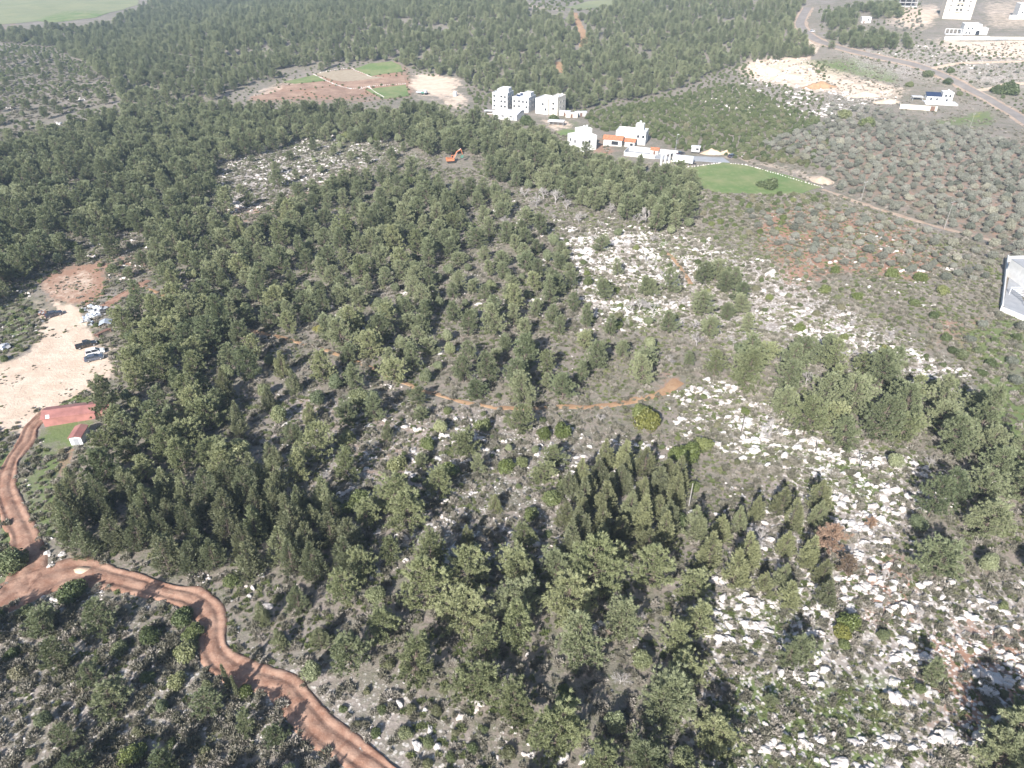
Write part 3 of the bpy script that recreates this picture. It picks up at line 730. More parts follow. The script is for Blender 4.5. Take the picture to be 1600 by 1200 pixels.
PR = {
    'pine': [pine(100 + i, H=7.9 + (i % 4) * .5, Rad=3.5 + .4 * (i % 3), nb=66 + 5 * (i % 3)) for i in range(9)] + [pine(111, 10.2, 3.3, 0, 74), pine(112, 6.4, 3.9, .8, 64), pine(113, 9.2, 4.6, .5, 84), pine(114, 7.2, 2.7, 0, 54)]
        + [dome(160 + i, 'pine', 2.5, 3.7, 13 + 3 * i, 360, .15, 1.2, 'bark', .6) for i in range(3)],
    'stone_pine': [pine(140 + i, H=8.0, Rad=4.2, flat=1.2, nb=60) for i in range(2)],
    'cypress': [cypress(200 + i, 8.0 + .4 * i, 2.5 + .2 * (i % 3), 460, spread=.9) for i in range(6)],
    'slim_cypress': [cypress(230, 8.0, .55, 120, spread=.2)],
    'bush': [dome(300 + i, 'bush', 1.7, 2.1, 11 + 2 * i, 230, .12, gap=.25 + .1 * i) for i in range(6)],
    'olive': [dome(400 + i, 'olive', 2.3, 2.7, 17 + i, 150, .15, .7, 'olivebark', .5) for i in range(6)],
    'bare': [bare(500 + i) for i in range(5)],
    'brown': [pine(600, 7.2, 3.2, 0, 46)],
}
for part, me in PR['brown'][0]:
    if part == 'crown': me.materials[0] = M['dryneedle']
PR['scrub'] = [[('clump', scrub(700 + i))] for i in range(6)]
PR['herb'] = [[('clump', scrub(720 + i, .45, .22, 120, 'herb'))] for i in range(4)]
PR['rock'] = [[('lump', rock_mesh(800 + i))] for i in range(14)]

# ------------------------------------------------------------------ buildings
_wm = {}
def window(parent, x, y, z, rz, w, h, nm='window', mat='glass'):
    k = (round(w, 2), round(h, 2), mat)
    if k not in _wm:
        f = MB(); b = .10
        f.box(-w / 2 - b, w / 2 + b, -.10, .05, -h / 2 - b, -h / 2); f.box(-w / 2 - b, w / 2 + b, -.10, .05, h / 2, h / 2 + b)
        f.box(-w / 2 - b, -w / 2, -.10, .05, -h / 2, h / 2); f.box(w / 2, w / 2 + b, -.10, .05, -h / 2, h / 2)
        _wm[k] = (f.mesh('window_frame', 'frame'), MB().box(-w / 2, w / 2, -.035, .04, -h / 2, h / 2).mesh('window_pane', mat))
    o = link(nm, _wm[k][0], parent, (x, y, z), rz)
    link('pane', _wm[k][1], o)
    return o

def block(root, x0, x1, y0, y1, z0, z1, wall='whitewall', roof='whiteroof', par=.6, nm='wall'):
    """walls, a roof slab set inside them, and a parapet round the edge"""
    MB().box(x0, x1, y0, y1, z0, z1).build(nm, wall, root)
    MB().box(x0 + .2, x1 - .2, y0 + .2, y1 - .2, z1 + .003, z1 + .10).build('roof', roof, root)
    if par:
        p = MB(); t = .22
        p.box(x0 - .03, x1 + .03, y0 - .03, y0 + t - .03, z1, z1 + par).box(x0 - .03, x1 + .03, y1 - t + .03, y1 + .03, z1, z1 + par)
        p.box(x0 - .03, x0 + t - .03, y0 + t - .03, y1 - t + .03, z1, z1 + par).box(x1 - t + .03, x1 + .03, y0 + t - .03, y1 - t + .03, z1, z1 + par)
        p.build('parapet', wall, root)

def windows(root, face, coords, x0, x1, y0, y1, w=1.1, h=1.3):
    for u, z in coords:
        if face == 'f': window(root, x0 + (x1 - x0) * u, y0, z, 0, w, h)
        if face == 'r': window(root, x1, y0 + (y1 - y0) * u, z, R(90), w, h)
        if face == 'l': window(root, x0, y0 + (y1 - y0) * u, z, R(-90), w, h)

def tank(root, x, y, z, mat='white', r=.6, h=1.5):
    MB().tube((x, y, z), (x, y, z + h), r, r, 10).tube((x, y, z + h), (x, y, z + h + .25), r, r * .4, 10).build('water_tank', mat, root)

def solar_heater(root, x, y, z):
    MB().add([(x - 1, y - .6, z + .2), (x + 1, y - .6, z + .2), (x + 1, y + .5, z + 1.1), (x - 1, y + .5, z + 1.1), (x - 1, y - .6, z + .1), (x + 1, y - .6, z + .1), (x + 1, y + .5, z + 1.0), (x - 1, y + .5, z + 1.0)],
             [(0, 1, 2, 3), (7, 6, 5, 4), (0, 4, 5, 1), (1, 5, 6, 2), (2, 6, 7, 3), (3, 7, 4, 0)]).build('solar_panel', 'solar', root)
    MB().tube((x - .8, y + .8, z + 1.3), (x + .8, y + .8, z + 1.3), .35, .35, 10).box(x - .7, x - .6, y + .75, y + .85, z, z + 1.0).box(x + .6, x + .7, y + .75, y + .85, z, z + 1.0).build('water_tank', 'white', root)

def gable(root, x0, x1, y0, y1, z, rise, mat, over=.4, nm='roof', axis='x'):
    """pitched roof of two slopes; ridge along x or y"""
    m = MB(); t = .14
    if axis == 'x':
        ym = (y0 + y1) / 2
        prof = [(y0 - over, z), (ym, z + rise), (y1 + over, z), (y1 + over, z - t), (ym, z + rise - t), (y0 - over, z - t)]
        n = len(prof)
        vs = [(x0 - over, a, b) for a, b in prof] + [(x1 + over, a, b) for a, b in prof]
    else:
        xm = (x0 + x1) / 2
        prof = [(x0 - over, z), (xm, z + rise), (x1 + over, z), (x1 + over, z - t), (xm, z + rise - t), (x0 - over, z - t)]
        n = len(prof)
        vs = [(a, y1 + over, b) for a, b in prof] + [(a, y0 - over, b) for a, b in prof]
    fs = [(i, n + i, n + (i + 1) % n, (i + 1) % n) for i in range(n)] + [(0, 1, 4, 5), (1, 2, 3, 4), (n, n + 5, n + 4, n + 1), (n + 1, n + 4, n + 3, n + 2)]
    m.add(vs, fs)
    return m.build(nm, mat, root)

# three apartment blocks on the ridge
q = P(781, 171); b = thing('apartment_block', 'white three-storey apartment block, leftmost of three beside the low white warehouse', 'building', q, R(-22), 'white apartment blocks on the ridge', 'the white apartment blocks'); b.scale = (1.06, 1.0, .84)
block(b, -4.6, 4.6, 0, 10, -2, 10.6); block(b, -1.5, 4.0, 3.0, 8.5, 10.7, 13.4, par=.3)
windows(b, 'f', [(.14, 8.8), (.60, 8.8), (.84, 8.6), (.14, 5.6), (.60, 5.6), (.84, 5.4), (.14, 2.3), (.60, 2.3), (.84, 2.2)], -4.6, 4.6, 0, 10); windows(b, 'r', [(.3, 8.6), (.7, 8.6), (.3, 5.4), (.7, 5.4), (.5, 2.2)], -4.6, 4.6, 0, 10)
tank(b, -3.2, 6, 10.7); tank(b, -3.2, 8, 10.7, 'black')
q = P(813, 175); b = thing('apartment_block', 'white apartment block with shaded side, middle one of three on the ridge', 'building', q, R(-24), 'white apartment blocks on the ridge'); b.scale = (1.06, 1.0, .84)
block(b, -4.8, 4.8, 0, 11, -2, 9.2); block(b, .2, 4.4, 4.0, 9.5, 9.3, 11.8, par=.3)
windows(b, 'f', [(.12, 6.9), (.42, 7.1), (.66, 6.9), (.88, 6.9), (.12, 3.6), (.42, 3.8), (.66, 1.0), (.88, 3.6)], -4.8, 4.8, 0, 11); windows(b, 'r', [(.3, 7), (.7, 7), (.3, 3.7), (.7, 3.7)], -4.8, 4.8, 0, 11)
solar_heater(b, -2.8, 4, 9.3); solar_heater(b, -2.8, 8, 9.3)
q = P(852, 179); b = thing('apartment_block', 'cream-white apartment block with roof tanks, rightmost of three on the ridge', 'building', q, R(-30), 'white apartment blocks on the ridge'); b.scale = (1.06, 1.0, .84)
block(b, -6.2, 1.4, 0, 11, -2, 9.6, 'whitewall'); block(b, 1.42, 6.6, 1.5, 12, -2, 11.0, 'creamwall')
windows(b, 'f', [(.60, 6.6), (.82, 3.4)], -6.2, 1.4, 0, 11, 1.0, 1.6); windows(b, 'f', [(.5, 7.4), (.5, 4.0)], 1.42, 6.6, 1.5, 12); windows(b, 'r', [(.3, 8), (.7, 8), (.3, 4.5), (.7, 4.5)], 1.42, 6.6, 1.5, 12)
tank(b, 4.6, 6, 11.1); tank(b, 5.6, 9, 11.1); MB().tube((5.4, 4, 11), (5.4, 4, 15), .06).build('antenna', 'steel', b)
q = P(789, 187); b = thing('warehouse', 'low white warehouse with a broad pale sheet roof below the apartment blocks', 'building', q, R(-24), None, 'the low white warehouse')
MB().box(-7.2, 7.2, 0, 11, -2, 3.2).build('wall', 'whitewall', b); gable(b, -7.2, 7.2, 0, 11, 3.35, 1.0, 'whiteroof', .5); windows(b, 'f', [(.12, 2.0), (.4, 1.9), (.75, 1.9)], -7.2, 7.2, 0, 11, 1.6, .7); MB().box(4.6, 6.2, -.06, .02, -.5, 2.2).build('door', 'steel', b)
q = P(764, 180); b = thing('lean_to', 'small open lean-to with white sheet roof at the end of the warehouse', 'shed', q, R(-10))
MB().box(-2.8, 2.8, 0, 3, 2.2, 2.35).build('roof', 'white', b)
for sx, sy in ((-2.6, .2), (2.6, .2), (-2.6, 2.8), (2.6, 2.8)): MB().box(sx - .07, sx + .07, sy - .07, sy + .07, -.5, 2.2).build('post', 'steel', b)
MB().box(-2.5, 2.5, 2.6, 2.75, -.3, 2.0).build('back_wall', 'creamwall', b)
q = P(868, 197); b = thing('carport', 'long white-roofed carport standing on pale bare ground below the cream block', 'carport', q, R(-14), None, 'the white-roofed carport')
MB().box(-4.4, 4.4, -.4, 4.4, 2.3, 2.55).build('roof', 'white', b)
for sx in (-4.1, -1.4, 1.4, 4.1):
    for sy in (0, 4): MB().box(sx - .08, sx + .08, sy - .08, sy + .08, -.5, 2.3).build('post', 'steel', b)
MB().box(-4.1, 4.1, 3.7, 3.85, -.4, 2.2).build('back_wall', 'greywall', b)
for i, (px, py, lab) in enumerate([(882, 181, 'small white flat-roofed hut beside the cream apartment block'), (893, 184, 'low hut with pinkish walls and dark opening beyond the carport'), (908, 182, 'small white-roofed hut at the edge of the green maquis')]):
    q = P(px, py); b = thing('hut', lab, 'hut', q, R(-10 + 8 * i)); w = (3.0, 3.4, 3.2)[i]
    MB().box(-w, w, 0, 3.2, -1, 2.2).build('wall', ('whitewall', 'creamwall', 'greywall')[i], b); MB().box(-w - .25, w + .25, -.25, 3.45, 2.205, 2.36).build('roof', 'white', b); MB().box(-.6, .6, -.05, .02, -.3, 1.9).build('door', 'door', b)
# house with curved white forecourt
q = P(918, 236); b = thing('flat_roofed_house', 'white flat-roofed house with a tall pale side wall among the ridge pines', 'house', q, R(28), None, 'the white flat-roofed house')
block(b, -5.5, 5.0, 0, 10, -2.5, 6.4); block(b, -1.5, 5.0, 4.5, 9.8, 6.5, 9.0, par=.35); windows(b, 'l', [(.3, 4.6), (.7, 4.6)], -5.5, 5, 0, 10); windows(b, 'f', [(.25, 4.4), (.6, 4.4), (.25, 1.4)], -5.5, 5, 0, 10); tank(b, 3.6, 7, 9.1, 'white', .5, 1.2); tank(b, 2.0, 7, 9.1, 'white', .5, 1.2)
# villa with red tiled roofs
q = P(972, 229); b = thing('villa', 'white villa with flat roof and two red tiled wings', 'house', q, R(-18), None, 'the red-tiled villa')
block(b, -4.5, 10.5, 5.2, 14, -2, 6.0, par=.4); block(b, 4.5, 8.5, 9.5, 13.5, 6.1, 8.8, par=.25); tank(b, 6.5, 11.5, 8.9, 'white', .5, 1.3); windows(b, 'r', [(.3, 4.4), (.7, 4.4)], -4.5, 10.5, 5.2, 14); windows(b, 'f', [(.75, 4.2), (.92, 4.2)], -4.5, 10.5, 5.2, 14)
MB().box(-9.5, -.3, 0, 5.0, -2, 2.9).build('wing_wall', 'whitewall', b); gable(b, -9.5, -.3, 0, 5.0, 3.05, 1.5, 'tile', .5); windows(b, 'f', [(.62, 1.4)], -9.5, -.3, 0, 5, 3.4, 1.8)
MB().box(1.2, 6.0, 0, 4.6, -2, 2.5).build('wing_wall', 'whitewall', b); gable(b, 1.2, 6.0, 0, 4.6, 2.65, 1.2, 'tile', .45); windows(b, 'f', [(.7, 1.2)], 1.2, 6, 0, 4.6, 1.4, 1.4); windows(b, 'r', [(.5, 1.2)], 1.2, 6, 0, 4.6)
q = P(1010, 247); b = thing('courtyard_wall', 'white walled courtyard with long boundary wall beside the red-tiled villa', 'wall', q, R(-22))
m = MB(); m.box(-11, 13, 9, 9.35, -1.5, 2.4); m.build('wall', 'whitewall', b); MB().box(-11, -10.7, 0, 8.97, -1.5, 2.2).build('wall', 'whitewall', b); MB().box(-10.65, 4.0, 0, .3, -2, 1.8).build('wall', 'whitewall', b); MB().box(-10.6, 12.9, .35, 8.95, -1.5, .25).build('paving', 'concrete', b)
q = P(1022, 242); b = thing('kiosk', 'small kiosk with red tiled roof in the white courtyard', 'kiosk', q, R(-20))
MB().box(-1.7, 1.7, 0, 3.2, -1, 2.2).build('wall', 'whitewall', b); gable(b, -1.7, 1.7, 0, 3.2, 2.3, .9, 'tile', .5); MB().box(-.5, .5, -.05, .02, -.3, 1.8).build('door', 'door', b)
q = P(1042, 256); b = thing('gateway', 'gateway of tall white pillars beside the courtyard wall', 'gateway', q, R(35))
for i in range(4): MB().box(-4.2 + 2.6 * i, -3.6 + 2.6 * i, -.3, .3, -1.5, 4.4).build('pillar', 'whitewall', b)
MB().box(-4.3, 4.3, -.35, .35, 4.405, 4.75).build('beam', 'whitewall', b); MB().box(-4.1, 4.1, .4, .5, -1, 1.2).build('panel', 'creamwall', b)
q = P(1066, 257); b = thing('box_trailer', 'long white box trailer parked at the edge of the green field', 'trailer', q, R(-22), None, 'the white box trailer')
MB().box(-4.6, 4.6, 0, 2.5, .9, 3.6).build('box_body', 'white', b)
for sx in (-3.4, -2.3, 3.4):
    for sy in (.15, 2.35): MB().tube((sx, sy - .14, .45), (sx, sy + .14, .45), .45, .45, 12).build('wheel', 'black', b)
MB().box(4.65, 6.0, .9, 1.5, .55, .8).build('tow_bar', 'black', b); MB().box(-4.4, 4.4, .3, 2.2, .6, .895).build('chassis', 'black', b)
q = P(1086, 240); b = thing('site_cabin', 'raised grey site cabin with white roof beside the asphalt yard', 'cabin', q, R(-15))
MB().box(-2.0, 2.0, 0, 2.6, .7, 3.0).build('wall', 'greywall', b); MB().box(-2.2, 2.2, -.2, 2.8, 3.005, 3.2).build('roof', 'white', b); window(b, .8, 0, 2.1, 0, 1.2, .9)
for sx in (-1.7, 1.7):
    for sy in (.3, 2.3): MB().box(sx - .12, sx + .12, sy - .12, sy + .12, -.6, .695).build('leg', 'black', b)
# house with the dark solar roof
q = P(1468, 160); b = thing('solar_house', 'white house with dark blue solar roof above the olive grove', 'house', q, R(-14), None, 'the solar-roofed white house')
block(b, 1.5, 7.5, 3, 9, -2, 5.0, par=.4); MB().box(-7, 1.45, 3, 9, -2, 2.8).build('wall', 'whitewall', b)
MB().add([(-7.2, 2.7, 2.85), (1.45, 2.7, 2.85), (1.45, 9, 4.3), (-7.2, 9, 4.3), (-7.2, 2.7, 2.75), (1.45, 2.7, 2.75), (1.45, 9, 4.2), (-7.2, 9, 4.2)], [(0, 1, 2, 3), (7, 6, 5, 4), (0, 4, 5, 1), (1, 5, 6, 2), (2, 6, 7, 3), (3, 7, 4, 0)]).build('solar_roof', 'solar', b)
windows(b, 'f', [(.3, 3.4), (.7, 3.4), (.5, .9)], 1.5, 7.5, 3, 9); windows(b, 'f', [(.3, 1.2), (.7, 1.2)], -7, 1.45, 3, 9); tank(b, 5, 7, 5.1, 'white', .5, 1.2)
MB().box(-9, 9, -5.5, 2.6, -2, .35).build('terrace', 'whiteroof', b)
q = P(1440, 172); b = thing('retaining_wall', 'cream retaining wall with a brown gate below the solar-roofed house', 'wall', q, R(-20))
MB().box(-12, 8, 0, .4, -1.5, 2.6).build('wall', 'creamwall', b); MB().box(4.4, 6.8, -.08, -.003, -.4, 2.5).build('gate', 'door', b); MB().box(-12, -11.6, .42, 7, -1.5, 2.2).build('wall', 'creamwall', b)
q = P(1433, 158); b = thing('sunshade', 'white flat sunshade on posts beside the solar-roofed house', 'sunshade', q, R(-12))
MB().box(-3, 3, 0, 4, 2.3, 2.5).build('roof', 'white', b)
for sx in (-2.8, 2.8):
    for sy in (.2, 3.8): MB().box(sx - .1, sx + .1, sy - .1, sy + .1, -.5, 2.3).build('post', 'steel', b)
# upper houses
q = P(1494, 30); b = thing('tower_block', 'tall cream apartment tower with recessed dark balconies beyond the road', 'building', q, R(-16), None, 'the cream apartment tower')
block(b, -11, 11, 0, 14, -4, 20, 'creamwall', par=.8)
for z in (17, 13.6, 10.2, 6.8):
    MB().box(-2.9, 2.9, -.9, -.003, z - 1.5, z - .5).build('balcony', 'creamwall', b); window(b, -1.5, 0, z, 0, 1.8, 2.0); window(b, 1.5, 0, z, 0, 1.8, 2.0)
    windows(b, 'f', [(.18, z), (.82, z)], -11, 11, 0, 14, 1.0, 1.1)
q = P(1512, 55); b = thing('arched_house', 'white two-storey house with a dark arched doorway and pillared terrace', 'house', q, R(-16), None, 'the white arched house')
block(b, -3.5, 8.5, 2, 13, -3, 7.0); block(b, 8.52, 14, 3.5, 11, -3, 4.6, par=.4); windows(b, 'f', [(.25, 4.6), (.5, 4.6), (.2, 1.4), (.4, 1.4)], -3.5, 8.5, 2, 13)
prof = [(5.4, -1.0), (8.2, -1.0), (8.2, 2.0)] + [(6.8 + 1.4 * math.cos(a), 2.0 + 1.4 * math.sin(a)) for a in np.linspace(.3, math.pi - .3, 6)] + [(5.4, 2.0)]
MB().prism(prof, 1.93, 1.997).build('arched_doorway', 'glass', b)
MB().box(-16, -3.6, -1, 6, -3, .4).build('terrace', 'whiteroof', b)
for i in range(5): MB().box(-15.5 + 2.8 * i, -15.1 + 2.8 * i, 4.6, 5.0, .405, 3.4).build('pillar', 'whitewall', b)
MB().box(-15.6, -3.9, 4.55, 5.05, 3.405, 3.75).build('beam', 'whitewall', b)
q = P(1545, 62); b = thing('boundary_wall', 'long cream boundary wall in front of the white arched house', 'wall', q, R(-3))
MB().box(-33, 0, 0, .5, -2, 2.2).build('wall', 'whitewall', b); MB().box(.003, 40, 0, .5, -2, 2.0).build('wall', 'creamwall', b); MB().box(0, 14, -.08, -.003, -1, 1.7).build('panel', 'blue', b)
q = P(1600, 30); b = thing('white_block', 'plain white house cut off by the frame, beyond the boundary wall', 'house', q, R(-14))
block(b, -6, 10, 0, 12, -3, 11); windows(b, 'f', [(.2, 8.6), (.45, 8.6), (.2, 5.0), (.45, 5.0)], -6, 10, 0, 12); MB().box(-12, -6.02, -1, 0, -3, 3).build('garden_wall', 'whitewall', b)
q = P(1418, 11); b = thing('unfinished_building', 'grey unfinished concrete building with open floors above the pale bank', 'building', q, R(-10))
for k in range(3): MB().box(-8, 8, 0, 10, .5 + 3.0 * k, .85 + 3.0 * k).build('floor_slab', 'greywall', b)
for k in range(2):
    for sx in (-7.6, -2.6, 2.6, 7.6):
        for sy in (.4, 9.6): MB().box(sx - .2, sx + .2, sy - .2, sy + .2, .853 + 3 * k, 3.497 + 3 * k).build('pillar', 'greywall', b)
MB().box(-8, 8, 9.2, 9.38, .9, 6.4).build('back_wall', 'greywall', b); MB().box(-8.4, 8.4, -.4, 10.4, -3, .497).build('base', 'concrete', b)
q = P(1353, 36); b = thing('cottage', 'small white cottage with dark doorway behind the dark stone pines', 'house', q, R(-8), None, 'the small white cottage')
block(b, -3.6, 3.6, 0, 6, -2, 4.2, par=.3); MB().box(-2.4, -1.2, -.06, .01, -.5, 2.0).build('door', 'door', b); windows(b, 'f', [(.7, 2.4)], -3.6, 3.6, 0, 6)
# house corner at the edge of the frame
q = P(1563, 486); b = thing('walled_driveway', 'white-walled grey driveway with steel pergola at the picture edge', 'driveway', q, R(0), None, 'the white-walled driveway')
p1, p2, p3 = P(1563, 486) - q, P(1572, 408) - q, P(1625, 512) - q
def wallseg(a, c, h, nm, par, t=.35, z0=-1.5, mat='whitewall'):
    a = Vector((a.x, a.y)); c = Vector((c.x, c.y)); d = (c - a).normalized(); n = Vector((d.y, -d.x)) * t / 2
    vs = [(*(a + n), z0), (*(c + n), z0), (*(c - n), z0), (*(a - n), z0), (*(a + n), h), (*(c + n), h), (*(c - n), h), (*(a - n), h)]
    return MB().add(vs, [(0, 3, 2, 1), (4, 5, 6, 7), (0, 1, 5, 4), (1, 2, 6, 5), (2, 3, 7, 6), (3, 0, 4, 7)]).build(nm, mat, par)
wallseg(p1, p2, 2.0, 'wall', b); wallseg(p1 + Vector((.3, -.1, 0)), p3, 1.3, 'wall', b); wallseg(p2 + Vector((.3, -.1, 0)), p2 + Vector((16, .8, 0)), 1.6, 'wall', b)
dr = [P(1567, 478), P(1576, 436), P(1582, 414), P(1640, 416), P(1660, 520), P(1590, 490), P(1574, 484)]
MB().add([(*(d - q).xy, .25 + float(HZ(d.x, d.y)) - q.z) for d in dr] + [(*(d - q).xy, -1.5) for d in dr], [tuple(range(6, -1, -1))] + [(i, (i + 1) % 7, 7 + (i + 1) % 7, 7 + i) for i in range(7)]).build('paving', 'concrete', b)
pq = P(1600, 474) - q
for k in range(7): MB().box(pq.x - 1.5, pq.x + 4, pq.y - 2.0 + 1.25 * k, pq.y - 1.88 + 1.25 * k, 2.6, 2.75).build('slat', 'white', b)
for sx in (-1.2, 3.6): MB().box(pq.x + sx - .07, pq.x + sx + .07, pq.y - 2.3, pq.y + 6, 2.44, 2.597).build('rail', 'white', b)
for sx in (-1.2, 3.6):
    for sy in (-2, 5.6): MB().box(pq.x + sx - .07, pq.x + sx + .07, pq.y + sy - .07, pq.y + sy + .07, -.5, 2.437).build('post', 'white', b)
pu = P(1604, 424) - q
for k in range(5): MB().box(pu.x - 1.2 + .2 * k, pu.x + 4, pu.y - 1.0 + 1.3 * k, pu.y - .88 + 1.3 * k, 2.6, 2.75).build('slat', 'white', b)
MB().box(pu.x - .9, pu.x - .76, pu.y - 1.3, pu.y + 5, 2.44, 2.597).build('rail', 'white', b)
for sy in (-1.1, 4.7): MB().box(pu.x - .9, pu.x - .76, pu.y + sy - .07, pu.y + sy + .07, -.5, 2.437).build('post', 'white', b)
MB().box(pq.x + 6, pq.x + 18, pq.y - 4, pq.y + 20, -1.5, 5.4).build('house_wall', 'whitewall', b); MB().box(pq.x + 6, pq.x + 18, pq.y - 4, pq.y + 20, 5.403, 5.6).build('roof', 'concrete', b)
# red barn and shed beside the lot
a1, a2 = P(70, 668), P(150, 655); mid = (a1 + a2) / 2; hd = math.atan2(a2.y - a1.y, a2.x - a1.x)
b = thing('barn', 'long low barn with faded red pitched roof beside the pale lot', 'barn', mid, hd, None, 'the red-roofed barn')
LB = (a2 - a1).length / 2
MB().box(-LB, LB, .2, 4.6, -1, 2.0).build('wall', 'redsheet', b)
rf = gable(b, -LB, LB, .2, 4.6, 2.12, .75, 'redsheet', .3)
MB().box(-LB - .06, -LB - .003, 1.2, 3.4, -.3, 1.7).build('door', 'white', b); MB().add([(-LB + .9, -.12, 2.12), (-LB + 1.7, -.12, 2.12), (-LB + 1.5, .9, 2.47), (-LB + .7, .9, 2.47)], [(0, 1, 2, 3)]).build('roof_patch', 'white', b)
MB().box(LB + .003, LB + 2.4, .8, 3.6, -1, 1.5).build('annexe', 'redsheet', b)
q = P(121, 695); b = thing('garden_shed', 'small red-roofed shed with white front below the long barn', 'shed', q, R(8), None, 'the small red shed')
MB().box(-1.2, 1.2, 0, 4.2, -.6, 1.9).build('wall', 'white', b); gable(b, -1.2, 1.2, 0, 4.2, 2.0, .5, 'redsheet', .2, axis='y'); MB().box(-.5, .5, -.05, .01, -.2, 1.6).build('door', 'steel', b)

# ------------------------------------------------------------------ vehicles
def car(label, px1, px2, mat, style='suv', group=None, mark=None):
    """px1 -> px2: tail and nose on the ground"""
    a, c = P(*px1), P(*px2)
    mid = (a + c) / 2; mid.z = float(HZ(mid.x, mid.y)) + .04
    b = thing('parked_car', label, 'car', mid, math.atan2(c.y - a.y, c.x - a.x), group, mark)
    L, W = (2.25, .92) if style != 'pickup' else (2.55, .93)
    top = 1.0
    body = [(-L, .42), (-L - .03, .75), (-L + .05, top - .05), (-L + .4, top), (L - 1.25, top), (L - .25, top - .14), (L, .72), (L + .02, .42), (L - .1, .28), (-L + .1, .28)]
    MB().prism(body, -W, W).build('body', mat, b)
    if style == 'suv': g0, g1, r0, r1, rh = -L + .12, L - 1.1, -L + .35, L - 1.95, 1.68
    elif style == 'pickup': g0, g1, r0, r1, rh = -.75, L - 1.2, -.6, L - 2.0, 1.72
    else: g0, g1, r0, r1, rh = -L + .35, L - 1.15, -L + 1.0, L - 2.05, 1.46
    w = W - .05; wr = W - .20
    MB().add([(g0, -w, top + .003), (g1, -w, top + .003), (g1, w, top + .003), (g0, w, top + .003), (r0, -wr, rh - .06), (r1, -wr, rh - .06), (r1, wr, rh - .06), (r0, wr, rh - .06)],
             [(0, 3, 2, 1), (4, 5, 6, 7), (0, 1, 5, 4), (1, 2, 6, 5), (2, 3, 7, 6), (3, 0, 4, 7)]).build('glasshouse', 'glass', b)
    rr = MB().box(r0 - .02, r1 + .02, -wr - .02, wr + .02, rh - .057, rh).build('roof', mat, b)
    for s in (-1, 1):
        MB().tube((g1 - .02, s * w, top + .01), (r1, s * wr, rh - .05), .035, .035, 5).build('windscreen_pillar', mat, b)
        MB().tube(((g0 + g1) / 2 - .1, s * w, top + .01), ((r0 + r1) / 2 - .1, s * wr, rh - .05), .04, .04, 5).build('door_pillar', mat, b)
        MB().box(g1 - .35, g1 - .15, s * (W + .01) - .0, s * (W + .16), top, top + .14).build('mirror', mat, b)
        MB().box(L - .06, L + .035, s * .62 - .2, s * .62 + .2, .66, .80).build('headlight', 'lamp', b)
        MB().box(-L - .055, -L + .04, s * .68 - .14, s * .68 + .14, .70, .92).build('tail_light', 'taillamp', b)
        for x in (-L + .85, L - .85):
            wh = MB().tube((x, s * (W - .2), .34), (x, s * (W + .015), .34), .34, .34, 14).build('wheel', 'black', b)
            MB().tube((x, s * (W - .1), .34), (x, s * (W + .03), .34), .20, .20, 10).build('rim', 'steel', wh)
    if style == 'pickup':
        MB().box(-L + .12, -.85, -W + .14, W - .14, top + .004, top + .02).build('load_bed', 'black', b)
    MB().box(-L - .05, -L + .05, -W + .1, W - .1, .36, .52).build('bumper', 'black', b); MB().box(L - .05, L + .06, -W + .1, W - .1, .34, .50).build('bumper', 'black', b)
    return b
lotg = 'cars parked on the pale lot'
car('navy car with glossy roof standing alone near the upper edge of the pale lot', (73, 497), (97, 490), 'carnavy', 'sedan', lotg, 'the navy car')
car('black pickup parked just above the white car on the pale lot', (122, 545), (149, 538), 'carblack', 'pickup', lotg, 'the black pickup')
car('white car parked between the black pickup and the blue-grey car', (137, 556), (162, 550), 'carwhite', 'suv', lotg, 'the white car')
car('blue-grey car parked lowest in the row on the pale lot', (135, 565), (161, 559), 'cargrey', 'sedan', lotg)
car('black car parked in the asphalt yard, nearer the courtyard wall', (1043, 246), (1057, 243), 'carblack', 'suv', 'cars by the courtyard')
car('dark car parked in the asphalt yard, nearer the site cabin', (1057, 243), (1069, 240), 'carnavy', 'sedan', 'cars by the courtyard')
car('pale scrap car without shine on the bare earth by the sand heap', (1137, 247), (1151, 245), 'cargrey', 'suv', 'scrap cars by the sand heap')
car('white scrap car at the end of the bare earth by the maquis', (1158, 248), (1173, 245), 'carwhite', 'sedan', 'scrap cars by the sand heap')
car('white car turning at the road junction beside the dark pines', (1265, 51), (1273, 49), 'carwhite', 'suv', None, 'the white car at the junction')

# excavator on the rocky clearing
q = P(705, 254, .05); b = thing('excavator', 'orange tracked excavator with raised bent arm on the rocky clearing', 'excavator', q, R(14), None, 'the orange excavator')
for s in (-1, 1):
    prof = [(-1.9, .15), (-1.5, 0), (1.5, 0), (1.9, .15), (2.0, .5), (1.5, .8), (-1.5, .8), (-2.0, .5)]
    MB().prism(prof, s * 1.05 - .28, s * 1.05 + .28).build('track', 'black', b)
MB().box(-1.2, 1.2, -.75, .75, .4, .9).build('undercarriage', 'black', b)
MB().prism([(-2.3, 1.0), (1.4, 1.0), (1.4, 1.9), (.2, 1.95), (-2.0, 2.3), (-2.35, 1.9)], -1.3, 1.3).build('body', 'orange', b)
cb = MB().prism([(.2, 1.955), (1.6, 1.955), (1.55, 2.7), (1.3, 3.1), (.25, 3.1)], .25, 1.3).build('cab', 'orange', b); MB().box(.35, 1.25, 1.303, 1.33, 2.1, 2.95).build('window', 'glass', cb); MB().box(.35, 1.25, .22, .247, 2.1, 2.95).build('window', 'glass', cb)
MB().tube((1.2, -.3, 1.8), (2.9, -.3, 4.9), .30, .26, 6).tube((2.9, -.3, 4.9), (4.9, -.3, 6.0), .27, .2, 6).build('boom', 'orange', b)
MB().tube((4.7, -.3, 6.2), (5.6, -.3, 3.4), .24, .17, 6).build('stick', 'orange', b)
